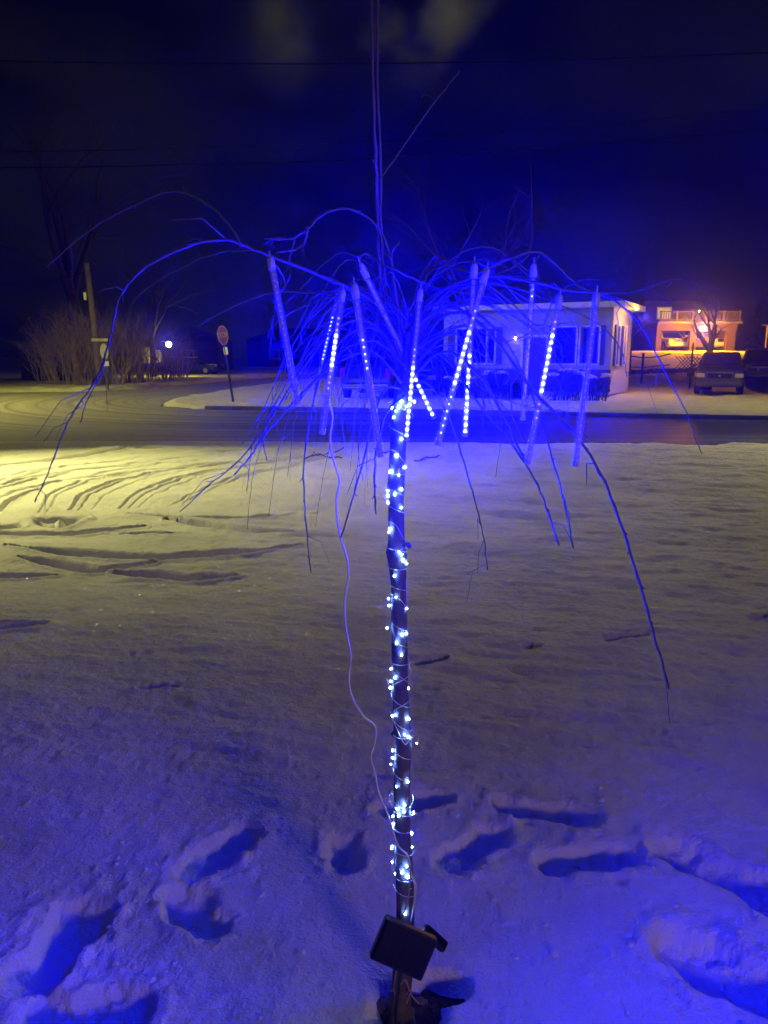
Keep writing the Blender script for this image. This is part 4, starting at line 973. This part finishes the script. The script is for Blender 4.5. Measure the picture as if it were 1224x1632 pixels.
conifer(1018, 66, 4.6, 1.6, 'evergreen tree in the dark gap left of the garage', 52)
conifer(1255, 60, 7, 2.4, 'evergreen tree at the far right edge of the picture', 53)

# ---- dark house left of the thicket, far house with lit windows, house at right edge
def simple_house(px0, px1, Y, H, wallm, label, rz=0, roofh=1.6, depth=7, wins=(), gable=False, z=None):
    a = P(px0, 600, Y); b = P(px1, 600, Y); z = gz((a.x+b.x)/2, Y) if z is None else z; W = b.x-a.x
    t = thing('house', label, 'house', (a.x, Y, z), rz)
    m = MB(); m.box((W/2, depth/2, H/2-.1), (W, depth, H+.2)); m.build('wall', wallm, t)
    m = MB()
    if gable: m.add([(-.3, -.3, H), (W+.3, -.3, H), (W/2, -.3, H+roofh), (-.3, depth+.3, H), (W+.3, depth+.3, H), (W/2, depth+.3, H+roofh)], [(0, 1, 2), (3, 5, 4), (0, 2, 5, 3), (1, 4, 5, 2), (0, 3, 4, 1)])
    else: hip(m, 0, W, 0, depth, H, .35, roofh)
    m.build('roof', ROOF, t)
    for (u, zz, ww, hh, lit) in wins: win(t, Vector((W*u, -.01, zz)), ww, hh, I3, glass=WIN_LIT if lit else DGLASS, mull=1)
    return t
dh = simple_house(34, 112, 49, 2.6, DARKWALL, 'dark house with a pale gable edge behind the left of the thicket', gable=True, roofh=1.9)
m = MB(); m.box((1.1, -.10, 3.3), (.75, .18, 1.35), Matrix.Rotation(R(16), 3, 'Y')); m.build('gable_board', TRIM, dh)
simple_house(226, 350, 74, 2.9, DARKWALL, 'far house with lit windows showing through the thicket gap', wins=[(.10, 1.6, 1.1, 1.5, True), (.22, 1.5, .9, 1.2, True), (.6, 1.6, 1.2, 1.0, False)], roofh=1.7)
simple_house(1216, 1300, 46, 2.35, BRICK, 'tan walled building cut off by the right edge behind the vehicles', roofh=.5, depth=2.5, rz=R(-25))
simple_house(395, 540, 96, 3.2, DARKWALL, 'low dark house far off beyond the side street', roofh=1.6, wins=[(.3, 1.5, 1.4, 1.2, False)])
# globe lamp post by the far house
g_ = P(269, 549, 60); gzz = gz(g_.x, 60); gl = thing('globe_lamp', 'lit white globe lamp on a post beyond the thicket', 'lamp', (g_.x, 60, gzz))
m = MB(); m.tube([(0, 0, 0), (0, 0, g_.z-gzz-.2)], [.07, .05], 8); m.build('post', BLACKP, gl)
m = MB(); m.ball((0, 0, g_.z-gzz), .24, 12, 8); m.build('globe', L_WHITE, gl)
lamp('globe_light', 'POINT', (g_.x, 59.5, g_.z), 420, (1, .78, .42), .24)
# ---- garden things on the orange lit slope
gp = P(1100, 606, 37); gzz = gz(gp.x, 37)
tr = thing('garden_trellis', 'dark lattice topped garden stand on the slope left of the small tree', 'garden stand', (gp.x, 37, gzz))
m = MB(); hh = 2.2; m.tube([(0, 0, 0), (0, 0, hh)], .045, 6); m.box((0, 0, .75), (.26, .26, .35)); m.build('post', DARKBARK, tr)
m = MB()
for k in range(-3, 4):
    for s in (-1, 1): m.box((k*.17, 0, 1.25), (.03, .03, .85), Matrix.Rotation(R(45*s), 3, 'Y'))
m.build('lattice', DARKBARK, tr)
m = MB(); m.box((0, 0, 1.95), (1.0, .05, .05)); m.box((0, 0, 1.62), (.8, .05, .05)); m.build('crossbar', DARKBARK, tr)
fp = P(1023, 598, 39); t = thing('fence_post', 'thin post with a sagging rail right of the white house corner', 'fence', (fp.x, 39, gz(fp.x, 39)))
m = MB(); m.box((0, 0, .75), (.10, .10, 1.6)); m.build('post', DARKBARK, t)
m = MB(); m.tube([(-1.6, 0, 1.5), (0, 0, 1.3), (.8, 0, 1.35), (1.4, 0, 1.5)], .035, 5); m.tube([(-1.6, 0, .9), (0, 0, .8), (1.4, 0, .95)], .03, 5); m.build('rail', DARKBARK, t)
hedge_y = 40.5
hx0 = P(1004, 600, 40); t = thing('low_hedge', 'low dark hedge running across the orange lit snow slope', 'hedge', (hx0.x, 42, gz(hx0.x+2, 42)))
random.seed(9); m = MB(); LL = P(1140, 600, 42).x-hx0.x
for k in range(1500):
    x = random.uniform(0, LL); zz = random.random()*.22+.09*x*.35; p = Vector((x, random.uniform(-.4, .4), zz)); n_ = Vector((random.gauss(0, 1), random.gauss(0, 1), random.gauss(0, 1))).normalized(); u = n_.orthogonal().normalized()*.07; v = n_.cross(u)*.6
    m.add([p+u, p+v, p-u, p-v], [(0, 1, 2, 3)])
m.build('foliage', LEAF, t)

# ------------------------------------------------------------------ haze: blue-tinted volume added to imitate lens glow round the LEDs
m = MB(); m.box((0, 172, 14), (800, 500, 31)); hz_ = m.build('glow_haze', [], None)
hm = bpy.data.materials.new('glow_haze'); hm.use_nodes = True; t = hm.node_tree; t.nodes.clear()
o = t.nodes.new('ShaderNodeOutputMaterial'); v = t.nodes.new('ShaderNodeVolumePrincipled')
v.inputs['Color'].default_value = (.008, .008, 1, 1); v.inputs['Density'].default_value = .030; v.inputs['Anisotropy'].default_value = .955
v.inputs['Absorption Color'].default_value = (1, 1, 1, 1)
t.links.new(v.outputs[0], o.inputs['Volume']); hz_.data.materials.clear(); hz_.data.materials.append(hm); hz_['kind'] = 'stuff'; hz_.display_type = 'WIRE'
